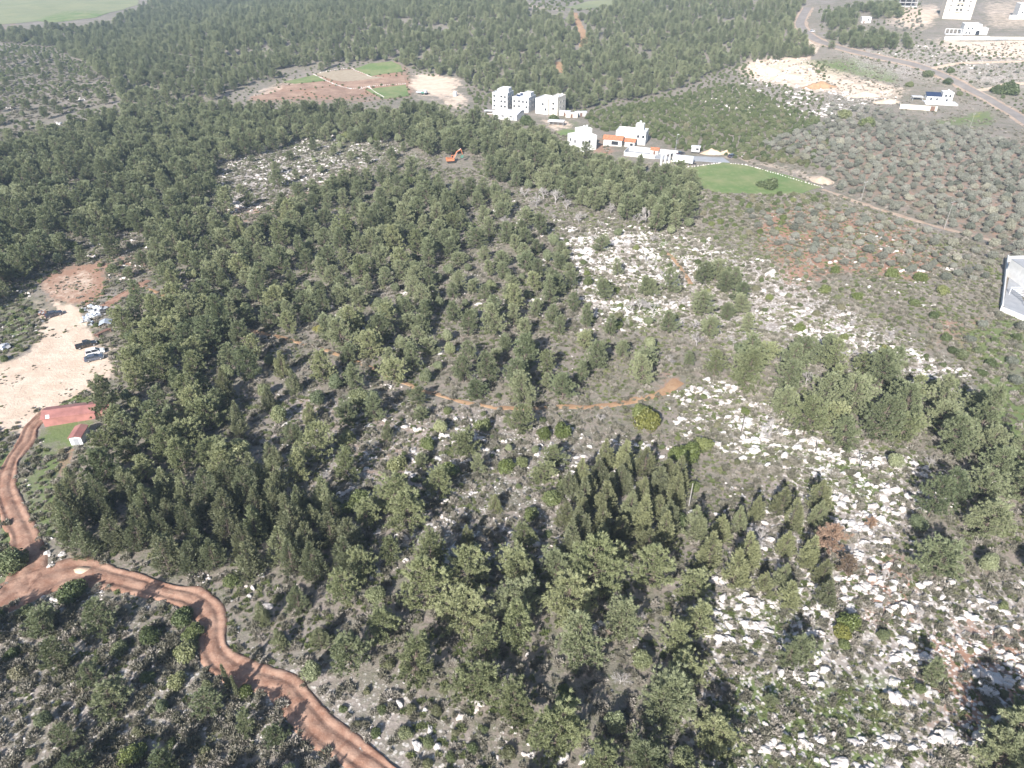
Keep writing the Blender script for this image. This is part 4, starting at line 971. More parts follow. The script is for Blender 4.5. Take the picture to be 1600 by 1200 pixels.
MB().tube((1.9, -.3, 2.2), (3.0, -.3, 4.2), .1, .08, 6).tube((3.6, -.3, 5.6), (4.9, -.3, 6.4), .09, .07, 6).build('ram', 'steel', b)
MB().prism([(5.3, 3.4), (5.9, 3.3), (5.7, 2.2), (4.7, 1.9), (4.5, 2.4), (5.1, 2.7)], -.8, .2).build('bucket', 'greenpaint', b)

# tractor and tank by the fields
q = P(664, 148); b = thing('tractor', 'green tractor standing on pale earth beside the stone-walled fields', 'tractor', q, R(160), None, 'the green tractor')
MB().prism([(-.4, .9), (2.4, .8), (2.4, 1.6), (.6, 1.8), (-.4, 1.8)], -.5, .5).build('bonnet', 'greenpaint', b); MB().prism([(-1.6, 1.2), (.3, 1.2), (.2, 2.7), (-1.4, 2.7)], -.8, .8).build('cab', 'blue', b); MB().box(-1.7, .4, -.95, .95, 2.703, 2.85).build('roof', 'white', b)
for s in (-1, 1):
    MB().tube((-1.0, s * .7, .8), (-1.0, s * 1.15, .8), .8, .8, 14).build('wheel', 'black', b); MB().tube((1.7, s * .6, .5), (1.7, s * .95, .5), .5, .5, 12).build('wheel', 'black', b)
q = P(655, 146); b = thing('farm_trailer', 'low blue farm trailer behind the green tractor', 'trailer', q, R(160))
MB().box(-1.8, 1.8, -1, 1, .7, .85).build('bed', 'blue', b)
for s in (-1, 1):
    MB().box(-1.8, 1.8, s * 1.0 - .05 + .06 * s, s * 1.0 + .05 + .06 * s, .7, 1.4).build('side_panel', 'blue', b); MB().tube((0, s * .7, .4), (0, s * 1.0, .4), .4, .4, 12).build('wheel', 'black', b)
q = P(711, 150); b = thing('storage_tank', 'pale upright storage tank by the earth bank near the fields', 'tank', q)
MB().tube((0, 0, 0), (0, 0, 2.6), 1.3, 1.3, 14).build('shell', 'blue', b); MB().tube((0, 0, 2.603), (0, 0, 3.0), 1.35, .4, 14).build('lid', 'white', b)

# dry stone walls round the fields
def stonewall(label, pts, h=.8, t=.62):
    w = [P(*p) for p in pts]
    root = thing('stone_wall', label, 'wall', w[0], 0, 'pale dry stone walls of the fields')
    c = resample(w, 1.3)
    pm = stonewall.proto
    for i in range(len(c)):
        if i >= 220: break
        o = link('stone', pm[i % len(pm)], root)
        z = float(HZ(c[i][0], c[i][1]))
        o.location = (c[i][0] - w[0].x + random.uniform(-.15, .15), c[i][1] - w[0].y + random.uniform(-.15, .15), z - w[0].z - .1)
        o.rotation_euler = (random.uniform(-.15, .15), 0, random.uniform(0, 6.28)); s = random.uniform(.75, 1.15)
        o.scale = (s * t, s * t, s * h)
    return root
stonewall.proto = [p[0][1] for p in PR['rock'][:6]]
stonewall('stone wall between the green crop and the brown fallow field', [(553, 109), (566, 114), (580, 120)])
stonewall('stone wall running diagonally between the ploughed plots', [(490, 116), (510, 126), (527, 133), (548, 139)])
stonewall('stone wall along the lower side of the ploughed fields', [(548, 139), (578, 135), (605, 133), (634, 131)])
stonewall('stone wall along the upper edge of the fallow field', [(500, 114), (530, 108), (552, 107)])
stonewall('short stone wall at the lower corner of the ochre plot', [(562, 140), (575, 136), (585, 143), (600, 152)])
stonewall('stone wall along the upper side of the bright green field', [(1142, 256), (1165, 258), (1200, 268), (1240, 280), (1286, 293)])
stonewall('stone kerb between the asphalt yard and the green field', [(1066, 262), (1095, 259), (1125, 255)], .8)

# poles
def pole(label, px, py, h, mat='polelight', arms=1, r=.14, mark=None, group='utility poles', nm='utility_pole'):
    q = P(px, py); b = thing(nm, label, 'pole', q, R(25), group, mark); r = r * (.75 if mat == 'polelight' else 1)
    MB().tube((0, 0, -.5), (0, 0, h), r, r * .65, 8).build('shaft', mat, b)
    for k in range(arms):
        ca = MB().box(-.9, .9, -.06, .06, h - .5 - .8 * k, h - .38 - .8 * k).build('crossarm', mat, b)
        MB().tube((-.8, 0, h - .375 - .8 * k), (-.8, 0, h - .15 - .8 * k), .06).tube((.8, 0, h - .375 - .8 * k), (.8, 0, h - .15 - .8 * k), .06).build('insulator', 'white', ca)
    return b
pole('tall pale pole rising from the olive grove above the lane', 1475, 358, 10.5, mark='the tall pale pole in the olive grove')
pole('pale pole at the picture edge beside the grove lane', 1594, 388, 10)
pole('pale pole beside the lane at the corner of the green field', 1345, 314, 8)
pole('tall pole in front of the dark stone pines above the road', 1346, 72, 11, mark='the pole by the stone pines')
pole('pole standing near the road junction, leftmost of the pair', 1279, 46, 12)
pole('pole standing near the road junction, rightmost of the pair', 1286, 46, 13)
pole('pole beside the white cottage at the edge of the pines', 1334, 39, 10)
pole('slim pole in the olives below the road', 1514, 204, 9)
q = P(1055, 239); b = thing('lamp_post', 'slim lamp post beside the black cars in the yard', 'lamp post', q)
MB().tube((0, 0, 0), (0, 0, 8.6), .09, .06, 8).build('shaft', 'steel', b); MB().box(-.1, .9, -.12, .12, 8.6, 8.75).build('lamp_head', 'white', b)
pole('charred post with small dark boxes among white rocks by the pine slope', 1343, 732, 3.9, 'poledark', 2, .13, 'the charred post', 'dark posts on the rocky slope', 'wooden_post')
pole('short dark post beside the pines on the rocky slope', 1362, 737, 2.0, 'poledark', 0, .13, None, 'dark posts on the rocky slope', 'wooden_post')
pole('thin dark post among rocks above the yellow grass', 1274, 707, 3.0, 'poledark', 0, .10, None, 'dark posts on the rocky slope', 'wooden_post')
pole('tall thin dark post in the white rocks beside the pale dead tree', 1157, 680, 5.2, 'poledark', 0, .13, None, 'dark posts on the rocky slope', 'wooden_post')
pole('bare grey trunk standing at the edge of the cypress clump', 1076, 792, 6.0, 'polelight', 0, .17, 'the bare grey trunk', None, 'bare_trunk')

# dumped material on the lot
def sheetpile(label, px, py, n, mats, size, name='rubble_heap', mark=None, seed=1):
    r = random.Random(seed)
    q = P(px, py); b = thing(name, label, 'rubble', q, r.random(), 'dumped heaps on the lot', mark)
    for i in range(n):
        x, y = r.gauss(0, size * .5), r.gauss(0, size * .35)
        w, d, t = r.uniform(.4, 1.1), r.uniform(.3, .8), r.uniform(.08, .35)
        o = MB().box(-w, w, -d, d, -t, t).build('slab', r.choice(mats), b)
        o.location = (x, y, .2 + max(0, .55 - .2 * math.hypot(x, y))); o.rotation_euler = (r.gauss(0, .3), r.gauss(0, .3), r.uniform(0, 3))
sheetpile('heap of white slabs and sheets dumped on the upper pale lot', 150, 484, 16, ['white', 'white', 'concrete'], 2.6, mark='the heap of white slabs', seed=1)
sheetpile('lower heap of white and blue-grey slabs on the pale lot', 144, 497, 18, ['white', 'white', 'blue', 'concrete'], 2.6, seed=2)
sheetpile('scatter of white rubbish on the slope at the picture edge', 4, 545, 12, ['white', 'blue', 'concrete'], 2.0, seed=3)
sheetpile('small heap of pale rubbish beside the navy car', 68, 492, 6, ['white', 'rust', 'concrete'], .9, seed=4)
q = P(163, 490); b = thing('water_trough', 'black tank on a pale plinth where the wheel ruts meet the lot', 'tank', q, R(15)); MB().tube((-.7, 0, .75), (.7, 0, .75), .6, .6, 12).build('drum', 'black', b); MB().box(-1.9, .9, -.5, .5, -.2, .15).build('plinth', 'white', b)
q = P(66, 503); b = thing('black_bin', 'small black bin lying beside the navy car', 'bin', q, R(-30)); MB().tube((-.6, 0, .4), (.6, 0, .4), .4, .36, 10).build('drum', 'black', b); MB().tube((.603, 0, .4), (.7, 0, .4), .42, .42, 10).build('rim', 'steel', b)
q = P(161, 522); b = thing('timber_rack', 'rack of leaning rusty timbers at the pines beside the lot', 'rack', q, R(60), None, 'the rack of rusty timbers')
for i in range(6): MB().box(-2.2, 2.2, -.9 + .36 * i, -.75 + .36 * i, .9 - .09 * i, 1.05 - .09 * i).build('plank', 'rust', b)
for sx in (-1.9, 1.9): MB().box(sx - .08, sx + .08, -1, 1.2, .2, .36).build('bearer', 'rust', b); MB().box(sx - .08, sx + .08, -.95, -.8, -.3, .895).build('leg', 'rust', b)
q = P(166, 508); b = thing('sheet_cover', 'grey-blue tarpaulin cover on low frame under the pines by the lot', 'cover', q, R(20)); MB().prism([(-1.6, .9), (0, 1.5), (1.6, .9), (1.55, .82), (0, 1.42), (-1.55, .82)], -1.4, 1.4).build('tarpaulin', 'blue', b)
for sx in (-1.5, 1.5):
    for sy in (-1.3, 1.3): MB().box(sx - .05, sx + .05, sy - .05, sy + .05, -.3, .85).build('post', 'rust', b)
# sand heaps: lumpy cones
def heap(label, px, py, rx, ry, h, mat, seed, name='sand_heap', mark=None):
    q = P(px, py)
    n, k = 9, 22; V = []
    for i in range(n + 1):
        f = i / n
        for j in range(k):
            a = 2 * math.pi * j / k
            w = 1 + .28 * (vnoise(np.array([math.cos(a) * 3 + seed]), np.array([math.sin(a) * 3]), 1.3, seed)[0] - .5)
            x, y = math.cos(a) * rx * f * w, math.sin(a) * ry * f * w
            nz = float(vnoise(np.array([x + 30 * seed]), np.array([y]), 1.6, seed)[0]) - .5
            V.append((x, y, h * (math.cos(f * math.pi) * .5 + .5) * (1 + .5 * nz) - .25 * f + float(HZ(q.x + x, q.y + y)) - q.z))
    F = [(i * k + j, (i + 1) * k + j, (i + 1) * k + (j + 1) % k, i * k + (j + 1) % k) for i in range(n) for j in range(k)]
    o = link(name, mesh_np(name, np.array(V), np.array(F), mat, smooth=True)); o.location = q
    o.matrix_basis = Matrix.Translation(q)
    return tag(o, label, 'heap', 'heaps of bare earth', mark)
heap('long low sand heap beside the site cabin', 1112, 240, 7.5, 3.4, 2.2, 'sand', 3, mark='the long sand heap')
heap('rounder sand heap beyond the scrap cars', 1135, 240, 5, 3, 1.8, 'sand', 5)
heap('pale earth heap at the bend of the red track', 128, 892, 3.2, 1.8, .6, 'sand', 7, mark='the pale earth heap')
heap('high white quarry bank beside the far pine wood', 1195, 112, 17, 6, 3.2, 'paletrack', 11, 'earth_bank', 'the white quarry bank')
heap('white quarry bank with steep face above the maquis', 1232, 122, 18, 6, 3.0, 'paletrack', 12, 'earth_bank')
heap('rust-stained quarry bank below the road bend', 1280, 136, 13, 6, 3.2, 'ochretrack', 13, 'earth_bank', 'the rust-stained bank')
heap('pale earth bank in the scrub below the road', 1350, 150, 15, 5, 2.5, 'paletrack', 14, 'earth_bank')
heap('broad pale earth bank above the solar-roofed house', 1385, 160, 12, 4, 2.0, 'paletrack', 15, 'earth_bank')
heap('low pale bank curving round the end of the green field', 1284, 282, 6, 8, 1.5, 'paletrack', 16, 'earth_bank', 'the pale bank by the green field')
LAND += [('the bend of the red dirt track', 330, 965), ('the fork of the red dirt track', 45, 900), ('the red clearing at the path end', 1045, 600), ('the middle of the footpath', 800, 640), ('the upper start of the footpath', 400, 518),
         ('the red patch in the olive grove', 1268, 420), ('the green field corner', 1085, 290), ('the foot of the red dirt track', 600, 1190), ('the bright grass at the slope foot', 1570, 650), ('the far forest lane', 908, 45), ('the ploughed fields', 560, 140), ('the wheel ruts by the lot', 200, 455), ('the yellow-green bush', 1013, 652), ('the red-brown withered pine', 1300, 832), ('the slender cypresses', 358, 1064), ('the pale dead tree on the white slope', 1206, 668), ('the white dead tree in the lower pines', 784, 1045),
         ('the upper yellow flower patch', 1528, 180), ('the lower yellow flower patch', 1390, 232), ('the big lower ledge', 1396, 1092), ('the white ledge in the cypresses', 900, 775), ('the upper white outcrop', 990, 430), ('the twin bright bushes', 1080, 703), ('the split boulder', 655, 1160), ('the lowest rock ledge', 900, 1185)]

# ------------------------------------------------------------------ where plants stand
MID = {'pine': 4.6, 'stone_pine': 5.0, 'cypress': 4.2, 'slim_cypress': 4.0, 'bush': 1.1, 'olive': 2.2, 'bare': 2.2, 'brown': 4.2, 'scrub': .25, 'herb': .1, 'rock': .2}
HGT = {'pine': 9.0, 'stone_pine': 9.5, 'cypress': 9.5, 'slim_cypress': 8, 'bush': 2.4, 'olive': 3.4, 'bare': 4.6, 'brown': 8, 'scrub': .6, 'herb': .3, 'rock': .8}
track_pts = np.concatenate([np.column_stack([c, np.full(len(c), h)]) for c, h in TRACKS])
TG = np.zeros((2600, 1500), bool)            # metre raster of the tracks
for tx, ty, th in track_pts:
    w = int(th + 1); i, j = int(tx + 1300), int(ty + 60)
    TG[max(i - w, 0):i + w + 1, max(j - w, 0):j + w + 1] |= (np.arange(i - w, i + w + 1)[:, None] + .5 - 1300 - tx) ** 2 + (np.arange(j - w, j + w + 1)[None, :] + .5 - 60 - ty) ** 2 < (th + .7) ** 2

TG2 = np.zeros((2600, 1500), bool)
for tx, ty, th in track_pts:
    w = int(th + 1); i, j = int(tx + 1300), int(ty + 60)
    TG2[max(i - w, 0):i + w + 1, max(j - w, 0):j + w + 1] |= (np.arange(i - w, i + w + 1)[:, None] + .5 - 1300 - tx) ** 2 + (np.arange(j - w, j + w + 1)[None, :] + .5 - 60 - ty) ** 2 < max(th - .75, .3) ** 2

def blocked(x, y, pad=.8):
    """bool array: on a track, a field, a yard or a building"""
    a, b = proj(x, y, HZ(x, y))
    bad = (TG2 if pad < .5 else TG)[np.clip((x + 1300).astype(int), 0, 2599), np.clip((y + 60).astype(int), 0, 1499)].copy()
    for poly in NOPLANT: bad |= inpoly(a, b, poly)
    return bad

ALL = {}          # kind -> list of [x, y, z, scale, rot, variant, tone, zscale]
occ = {}
def free(x, y, r):
    gx, gy = int(x // 5), int(y // 5)
    for dx in (-2, -1, 0, 1, 2):
        for dy in (-2, -1, 0, 1, 2):
            for ox, oy, orr in occ.get((gx + dx, gy + dy), ()):
                if (ox - x) ** 2 + (oy - y) ** 2 < (.5 * (r + orr)) ** 2: return False
    return True
def put(k, x, y, s, tone=None, var=None, r=None, zs=1.0, rot=None):
    n = len(PR[k])
    ALL.setdefault(k, []).append([x, y, 0.0, s, rot if rot is not None else random.uniform(0, 6.283), random.randrange(n) if var is None else var, tone if tone is not None else random.choice((0, 1, 1, 2)), zs])
    if r: occ.setdefault((int(x // 5), int(y // 5)), []).append((x, y, r))

def at(k, px, py, s, tone=None, var=None, r=None, zs=1.0):
    """a plant whose middle shows at photo pixel (px, py)"""
    a, b = px, py
    for _ in range(6):
        p = P(a, b); u, v = proj(p.x, p.y, p.z + MID[k] * s)
        a += (px - float(u)); b += (py - float(v))
    put(k, p.x, p.y, s, tone, var, r, zs)

def zone(k, poly, sp, smin, smax, gap=0.0, gs=14, tones=(0, 1, 1, 2), tries=5, pad=.8, vars=None, seed=0, rk=1.0):
    w = [P(a, min(max(b, -60), 1330)) for a, b in poly]
    x0, x1 = min(p.x for p in w) - 8, max(p.x for p in w) + 8
    y0, y1 = min(p.y for p in w) - 14, max(p.y for p in w) + 4
    n = int((x1 - x0) * (y1 - y0) / sp ** 2 * tries)
    x = rng.uniform(x0, x1, n); y = rng.uniform(y0, y1, n)
    z = HZ(x, y)
    a, b = proj(x, y, z + MID[k] * (smin + smax) / 2)
    keep = inpoly(a, b, poly)
    if gap: keep &= fbm(x, y, gs, 77 + seed, 2) > gap
    x, y = x[keep], y[keep]
    bad = blocked(x, y, pad)
    if k in ('pine', 'cypress', 'stone_pine'):
        a, b = proj(x, y, HZ(x, y))
        for q in NOTREE: bad |= inpoly(a, b, q)
    c = 0
    for i in np.nonzero(~bad)[0]:
        s = random.uniform(smin, smax)
        r = sp * rk * (s / ((smin + smax) / 2)) ** .7
        if free(x[i], y[i], r):
            put(k, float(x[i]), float(y[i]), s, random.choice(tones), None if vars is None else random.choice(vars), r, random.uniform(.85, 1.2)); c += 1
    return c

# single plants one can point to
BUSHES = [(1013, 652, 26, 4), (1002, 640, 20, 3), (880, 668, 21, 3), (850, 675, 15, 3), (1078, 702, 24, 3), (1058, 706, 18, 3), (1100, 690, 18, 3), (862, 775, 19, 2), (882, 755, 15, 2), (815, 720, 14, 2), (830, 800, 17, 2), (1086, 757, 13, 2), (1062, 808, 18, 0), (1328, 968, 24, 3), (1316, 985, 18, 4), (1382, 990, 14, 0), (1568, 945, 11, 2),
          (540, 680, 20, 2), (668, 690, 17, 2), (700, 730, 19, 3), (560, 775, 22, 2), (545, 790, 18, 2), (498, 512, 12, 4), (755, 660, 18, 2), (790, 725, 18, 3), (620, 720, 20, 2), (110, 920, 26, 0), (285, 960, 24, 0), (232, 990, 22, 0), (290, 1015, 24, 2), (300, 985, 20, 2), (382, 1078, 15, 3), (275, 1060, 20, 2), (14, 872, 30, 0), (888, 1092, 18, 3), (880, 1075, 13, 3), (205, 1175, 24, 3), (185, 1010, 18, 0),
          (1205, 284, 16, 0), (1190, 285, 10, 0), (1385, 545, 14, 4), (1340, 460, 12, 3), (1290, 450, 12, 3), (1430, 470, 11, 2), (1440, 430, 13, 3), (1395, 425, 13, 3), (1475, 450, 13, 3), (1305, 420, 10, 3), (1480, 525, 11, 0), (1490, 545, 10, 0), (1505, 550, 14, 0), (1530, 545, 10, 0), (1550, 565, 12, 0), (1535, 580, 10, 0), (1460, 490, 10, 0), (1590, 525, 10, 0), (1555, 530, 8, 0),
          (822, 186, 13, 0), (845, 203, 6, 0), (852, 205, 6, 0), (865, 182, 9, 0), (1580, 135, 18, 0), (1560, 138, 12, 0), (1482, 125, 9, 0), (1452, 113, 10, 0), (1486, 108, 8, 0), (1422, 130, 8, 2), (1356, 188, 15, 2), (1320, 175, 14, 2), (1500, 145, 6, 0), (175, 418, 12, 0), (110, 380, 12, 2), (605, 290, 12, 2), (640, 280, 10, 2), (540, 210, 10, 3), (590, 212, 10, 3), (945, 440, 10, 3), (918, 437, 12, 2), (965, 505, 12, 3), (1165, 640, 10, 3), (1250, 510, 12, 3), (1320, 1005, 12, 2), (360, 905, 16, 2), (1440, 1075, 12, 1)]
for px, py, rp, tone in BUSHES:
    at('bush', px, py, rp * mpp(px, py) / 1.75, tone, r=rp * mpp(px, py) * 1.5)
for px, py, s, v in [(783, 1045, .95, 0), (786, 1062, .7, 1), (970, 1058, .7, 2), (850, 300, 1.5, 1), (838, 312, 1.3, 2), (868, 305, 1.5, 3), (885, 318, 1.2, 0), (820, 300, 1.1, 4), (1010, 334, 1.5, 1), (998, 340, 1.2, 3), (955, 325, 1.1, 2), (790, 345, 1.0, 4), (712, 352, .9, 2), (1000, 474, 1.1, 0), (1022, 478, 1.2, 3), (985, 478, .9, 1), (1206, 668, 1.1, 1), (1200, 680, .8, 4), (1262, 588, 1.0, 2), (1242, 1048, .6, 3), (1342, 1122, .45, 0), (1085, 505, 1.0, 2), (1090, 530, 1.0, 4), (455, 772, .9, 1), (1190, 835, .9, 2), (1180, 850, .8, 0), (1050, 560, .8, 3), (1385, 900, .7, 1), (645, 245, 1.0, 2), (940, 300, 1.2, 3), (905, 340, 1.1, 0), (1000, 960, .5, 2), (1110, 560, .9, 0), (500, 745, .7, 3), (1455, 720, .6, 1)]:
    at('bare', px, py, s, 1, v, 2.5)
at('brown', 1300, 838, .98, 1, 0, 5); at('brown', 1325, 880, .6, 0, 0, 2.5); at('brown', 1362, 815, .35, 2, 0, 2)
at('slim_cypress', 352, 1058, .75, 1, 0, 1.2); at('slim_cypress', 366, 1072, .62, 1, 0, 1.2)
for px, py, s, t in [(690, 200, 1.35, 1), (715, 212, 1.5, 0), (735, 215, 1.4, 0), (760, 215, 1.3, 1), (790, 218, 1.3, 1), (815, 222, 1.3, 1), (705, 225, 1.2, 0), (668, 168, 1.0, 0), (635, 165, .8, 0), (650, 160, .8, 0), (1050, 310, 1.35, 1), (1065, 300, 1.3, 1), (1035, 330, 1.3, 0), (1075, 325, 1.2, 1), (1150, 430, 1.0, 1), (1100, 425, .9, 1), (1120, 420, .9, 1), (1010, 445, .85, 0), (1135, 440, .8, 1), (1100, 470, 1.0, 1), (820, 545, 1.2, 0), (880, 600, .95, 0), (1020, 450, .7, 0), (615, 775, 1.0, 2), (640, 800, 1.0, 2), (610, 855, .8, 2), (1590, 1150, 1.1, 1), (1600, 1120, .9, 0), (1575, 1185, .9, 1), (1460, 1050, .55, 1), (1255, 1010, .7, 1), (1235, 1025, .55, 1), (1205, 1090, .3, 1)]:
    at('pine', px, py, s, t, None, 4.5 * s)

# the woods
zone('cypress', [(85, 765), (200, 745), (330, 755), (400, 740), (520, 760), (560, 830), (545, 880), (430, 892), (250, 895), (120, 868), (85, 820)], 3.7, .75, 1.15, tones=(0, 0, 1), tries=8)
zone('cypress', [(890, 745), (960, 700), (1075, 735), (1085, 800), (1000, 870), (900, 880), (880, 810)], 3.5, .7, 1.0, tones=(1, 2, 2), gap=.22, tries=8)
zone('cypress', [(1060, 800), (1290, 770), (1300, 990), (1220, 960), (1110, 880)], 4.4, .6, 1.0, tones=(1, 2, 2), gap=.40, gs=10, tries=8)
zone('cypress', [(380, 930), (470, 900), (520, 1000), (400, 1000)], 5, .5, .8, gap=.3)
zone('cypress', [(600, 640), (860, 660), (860, 880), (600, 880)], 11, .5, .75, tones=(1, 2))
zone('cypress', [(300, 600), (470, 560), (520, 700), (400, 740)], 8, .7, .9)
zone('pine', [(165, 520), (215, 465), (330, 465), (385, 512), (450, 540), (520, 555), (600, 610), (590, 650), (520, 690), (470, 740), (400, 745), (330, 760), (200, 760), (135, 740), (115, 700), (140, 640), (172, 590)], 5.0, .75, 1.2, gap=.17, tones=(0, 1, 2, 2), tries=8)
zone('pine', [(240, 450), (235, 330), (330, 290), (385, 365), (470, 295), (560, 275), (640, 265), (720, 280), (720, 400), (705, 560), (640, 592), (540, 548), (400, 508), (330, 470)], 5.2, .65, 1.08, gap=.20, tones=(1, 1, 2), tries=8)
zone('pine', [(710, 280), (800, 285), (900, 410), (935, 560), (900, 605), (800, 628), (700, 590)], 5.8, .6, 1.0, gap=.30)
zone('pine', [(-160, 520), (-160, 220), (0, 225), (130, 190), (190, 166), (330, 162), (450, 166), (640, 178), (690, 190), (640, 208), (560, 215), (470, 205), (420, 225), (335, 245), (325, 310), (235, 350), (110, 360), (90, 395), (30, 425), (-40, 470)], 5.1, .75, 1.15, gap=.13, tones=(0, 0, 1), tries=8)
zone('pine', [(640, 165), (740, 185), (850, 205), (890, 235), (960, 250), (1000, 262), (1080, 272), (1090, 340), (1040, 352), (960, 320), (850, 290), (770, 270), (700, 250), (640, 215)], 5.0, .8, 1.15, gap=.15, tones=(0, 1, 1), tries=8)
zone('pine', [(480, 885), (560, 860), (640, 920), (720, 880), (800, 870), (900, 860), (1000, 880), (1090, 890), (1110, 960), (1060, 990), (1110, 1080), (1130, 1160), (1110, 1330), (820, 1330), (830, 1120), (745, 1080), (640, 1070), (560, 1050), (480, 1010), (450, 940)], 5.6, .75, 1.2, gap=.20, tones=(1, 2, 2), tries=8)
zone('pine', [(1130, 560), (1200, 525), (1300, 540), (1420, 560), (1520, 610), (1562, 690), (1480, 722), (1350, 705), (1240, 640)], 5.6, .8, 1.2, gap=.22, tones=(1, 1, 2), tries=8)
zone('pine', [(1425, 800), (1500, 745), (1570, 700), (1780, 660), (1780, 900), (1500, 905), (1430, 860)], 5.6, .8, 1.15, gap=.12, tones=(0, 0, 1))
zone('pine', [(1550, 1110), (1780, 1080), (1780, 1330), (1560, 1330)], 5.6, .8, 1.1)
zone('pine', [(560, 600), (900, 640), (900, 870), (640, 905), (470, 880), (480, 740)], 6.0, .45, .95, gap=.31, tones=(1, 2, 2), tries=8)
zone('pine', [(940, 450), (1160, 420), (1180, 560), (1070, 590), (940, 600)], 7.0, .6, .95, gap=.40)
zone('pine', [(-120, 960), (200, 975), (330, 960), (330, 1060), (440, 1150), (480, 1330), (-120, 1330)], 5.6, .42, .85, gap=.26, tones=(0, 0, 1), tries=8, vars=(0, 3, 6, 10, 13, 14, 15))
zone('pine', [(380, 915), (480, 915), (520, 1060), (420, 1040)], 5.5, .6, .85, tones=(1, 2))
zone('pine', [(420, 200), (640, 200), (640, 300), (380, 330), (330, 300), (330, 250)], 11, .5, .85, gap=.40)
zone('pine', [(90, 380), (240, 360), (230, 440), (170, 450), (160, 420)], 8, .5, .85, gap=.35)
zone('pine', [(820, 420), (960, 350), (1000, 400), (920, 450), (900, 560)], 9, .45, .8, gap=.42)
FAR = [(-180, 48), (130, 42), (220, 14), (300, -60), (760, -60), (830, 18), (895, 26), (960, 10), (1060, 22), (1130, 32), (1250, 10), (1262, 78), (1150, 92), (1060, 132), (890, 166), (760, 136), (640, 96), (560, 88), (480, 108), (400, 118), (330, 148), (190, 160), (175, 125), (130, 92), (80, 68), (0, 60), (-180, 62)]
zone('pine', FAR, 5.2, .55, 1.1, gap=.24, gs=34, tones=(0, 0, 1), tries=5, vars=(0, 1, 2, 3, 4, 5, 10, 11, 13, 14, 15))
zone('pine', [(960, -50), (1260, -50), (1255, 10), (1060, 22), (960, 10)], 6, .6, 1.0, gap=.34, gs=30, tones=(0, 0, 1))
zone('bush', [(760, -40), (1060, -40), (1060, 14), (830, 16)], 7, .8, 1.5, gap=.35, tones=(0, 1, 5))
zone('pine', [(-180, 92), (60, 80), (150, 120), (180, 160), (120, 190), (-180, 235)], 13, .5, .8, gap=.40, gs=30, tones=(0,), tries=3)
zone('stone_pine', [(1285, 52), (1350, 42), (1425, 58), (1425, 68), (1370, 74), (1300, 68)], 5.2, .75, .95, tones=(0, 0, 1))
zone('stone_pine', [(1200, 70), (1262, 58), (1275, 75), (1268, 84), (1205, 88)], 5.4, .75, .95, tones=(0, 0, 1))
zone('stone_pine', [(1285, 22), (1330, 10), (1400, 0), (1410, 20), (1340, 24), (1330, 40), (1295, 40)], 5.6, .75, 1.0, tones=(0, 0, 1))
zone('stone_pine', [(1090, 20), (1250, -10), (1250, 40), (1150, 38)], 7, .7, .9, gap=.3, tones=(0, 0, 1))
# olive groves
zone('olive', [(1190, 220), (1290, 188), (1420, 184), (1500, 196), (1600, 225), (1780, 290), (1780, 470), (1600, 395), (1500, 358), (1400, 322), (1310, 290), (1290, 255)], 4.2, .72, 1.15, gap=.10, tries=9)
zone('olive', [(1170, 325), (1300, 318), (1420, 345), (1560, 400), (1545, 440), (1400, 420), (1250, 400), (1200, 380)], 4.9, .6, 1.0, gap=.22, tries=7)
zone('olive', [(1480, 480), (1700, 500), (1700, 600), (1540, 590), (1460, 520)], 7.0, .6, .95, gap=.4)
zone('olive', [(1300, 160), (1420, 172), (1400, 185), (1290, 188)], 5.5, .7, .95)
zone('olive', [(1490, 100), (1700, 105), (1700, 170), (1560, 140)], 11, .6, .9, gap=.35)
zone('olive', [(1400, 30), (1460, 25), (1455, 46), (1400, 45)], 6, .6, .9)
# maquis
for poly in ([(560, 600), (1060, 620), (1060, 880), (480, 880)], [(780, 290), (1040, 320), (1040, 500), (800, 420)], [(1080, 780), (1420, 740), (1460, 1000), (1160, 1000)], [(420, 560), (560, 600), (560, 800), (420, 700)], [(1060, 420), (1420, 520), (1300, 640), (1080, 600)], [(820, 880), (1100, 900), (1100, 1150), (820, 1150)]):
    zone('bare', poly, 10, .45, .85, gap=.42, tones=(1,))
zone('bush', [(890, 182), (1050, 150), (1150, 128), (1290, 190), (1300, 262), (1180, 248), (1000, 222)], 2.9, .7, 1.35, gap=.14, tones=(0, 1, 5, 5), tries=8)
zone('bush', [(1095, 306), (1290, 300), (1300, 345), (1200, 380), (1100, 350)], 3.4, .6, 1.1, gap=.3, tones=(1, 3, 5))
zone('bush', [(880, 340), (1000, 340), (1160, 380), (1300, 450), (1540, 610), (1400, 600), (1180, 520), (1000, 520), (880, 470)], 5.5, .5, 1.0, gap=.38, tones=(1, 3, 5))
zone('bush', [(400, 560), (640, 600), (900, 640), (1060, 620), (1060, 880), (640, 900), (420, 720)], 6.0, .45, .95, gap=.36, tones=(1, 2, 3))
zone('bush', [(-120, 940), (330, 970), (330, 1060), (480, 1180), (800, 1100), (830, 1330), (-120, 1330)], 3.2, .4, .95, gap=.27, tones=(0, 0, 1, 5), tries=8)
zone('bush', [(340, 210), (640, 200), (640, 300), (340, 350)], 5.5, .5, .9, gap=.38, tones=(1, 2, 3))
zone('bush', [(-180, 60), (80, 66), (160, 100), (190, 165), (-180, 240)], 3.9, .6, 1.25, gap=.20, tones=(0, 5, 5), gs=20, tries=7)
zone('bush', [(1060, 620), (1300, 560), (1450, 700), (1640, 900), (1640, 1330), (1060, 1330), (1080, 880)], 9.5, .4, .8, gap=.42, tones=(1, 2, 5))
zone('bush', [(1275, 70), (1440, 115), (1640, 210), (1640, 95), (1450, 62), (1300, 66)], 4.6, .35, .95, gap=.32, tones=(0, 1, 5, 5), tries=7)
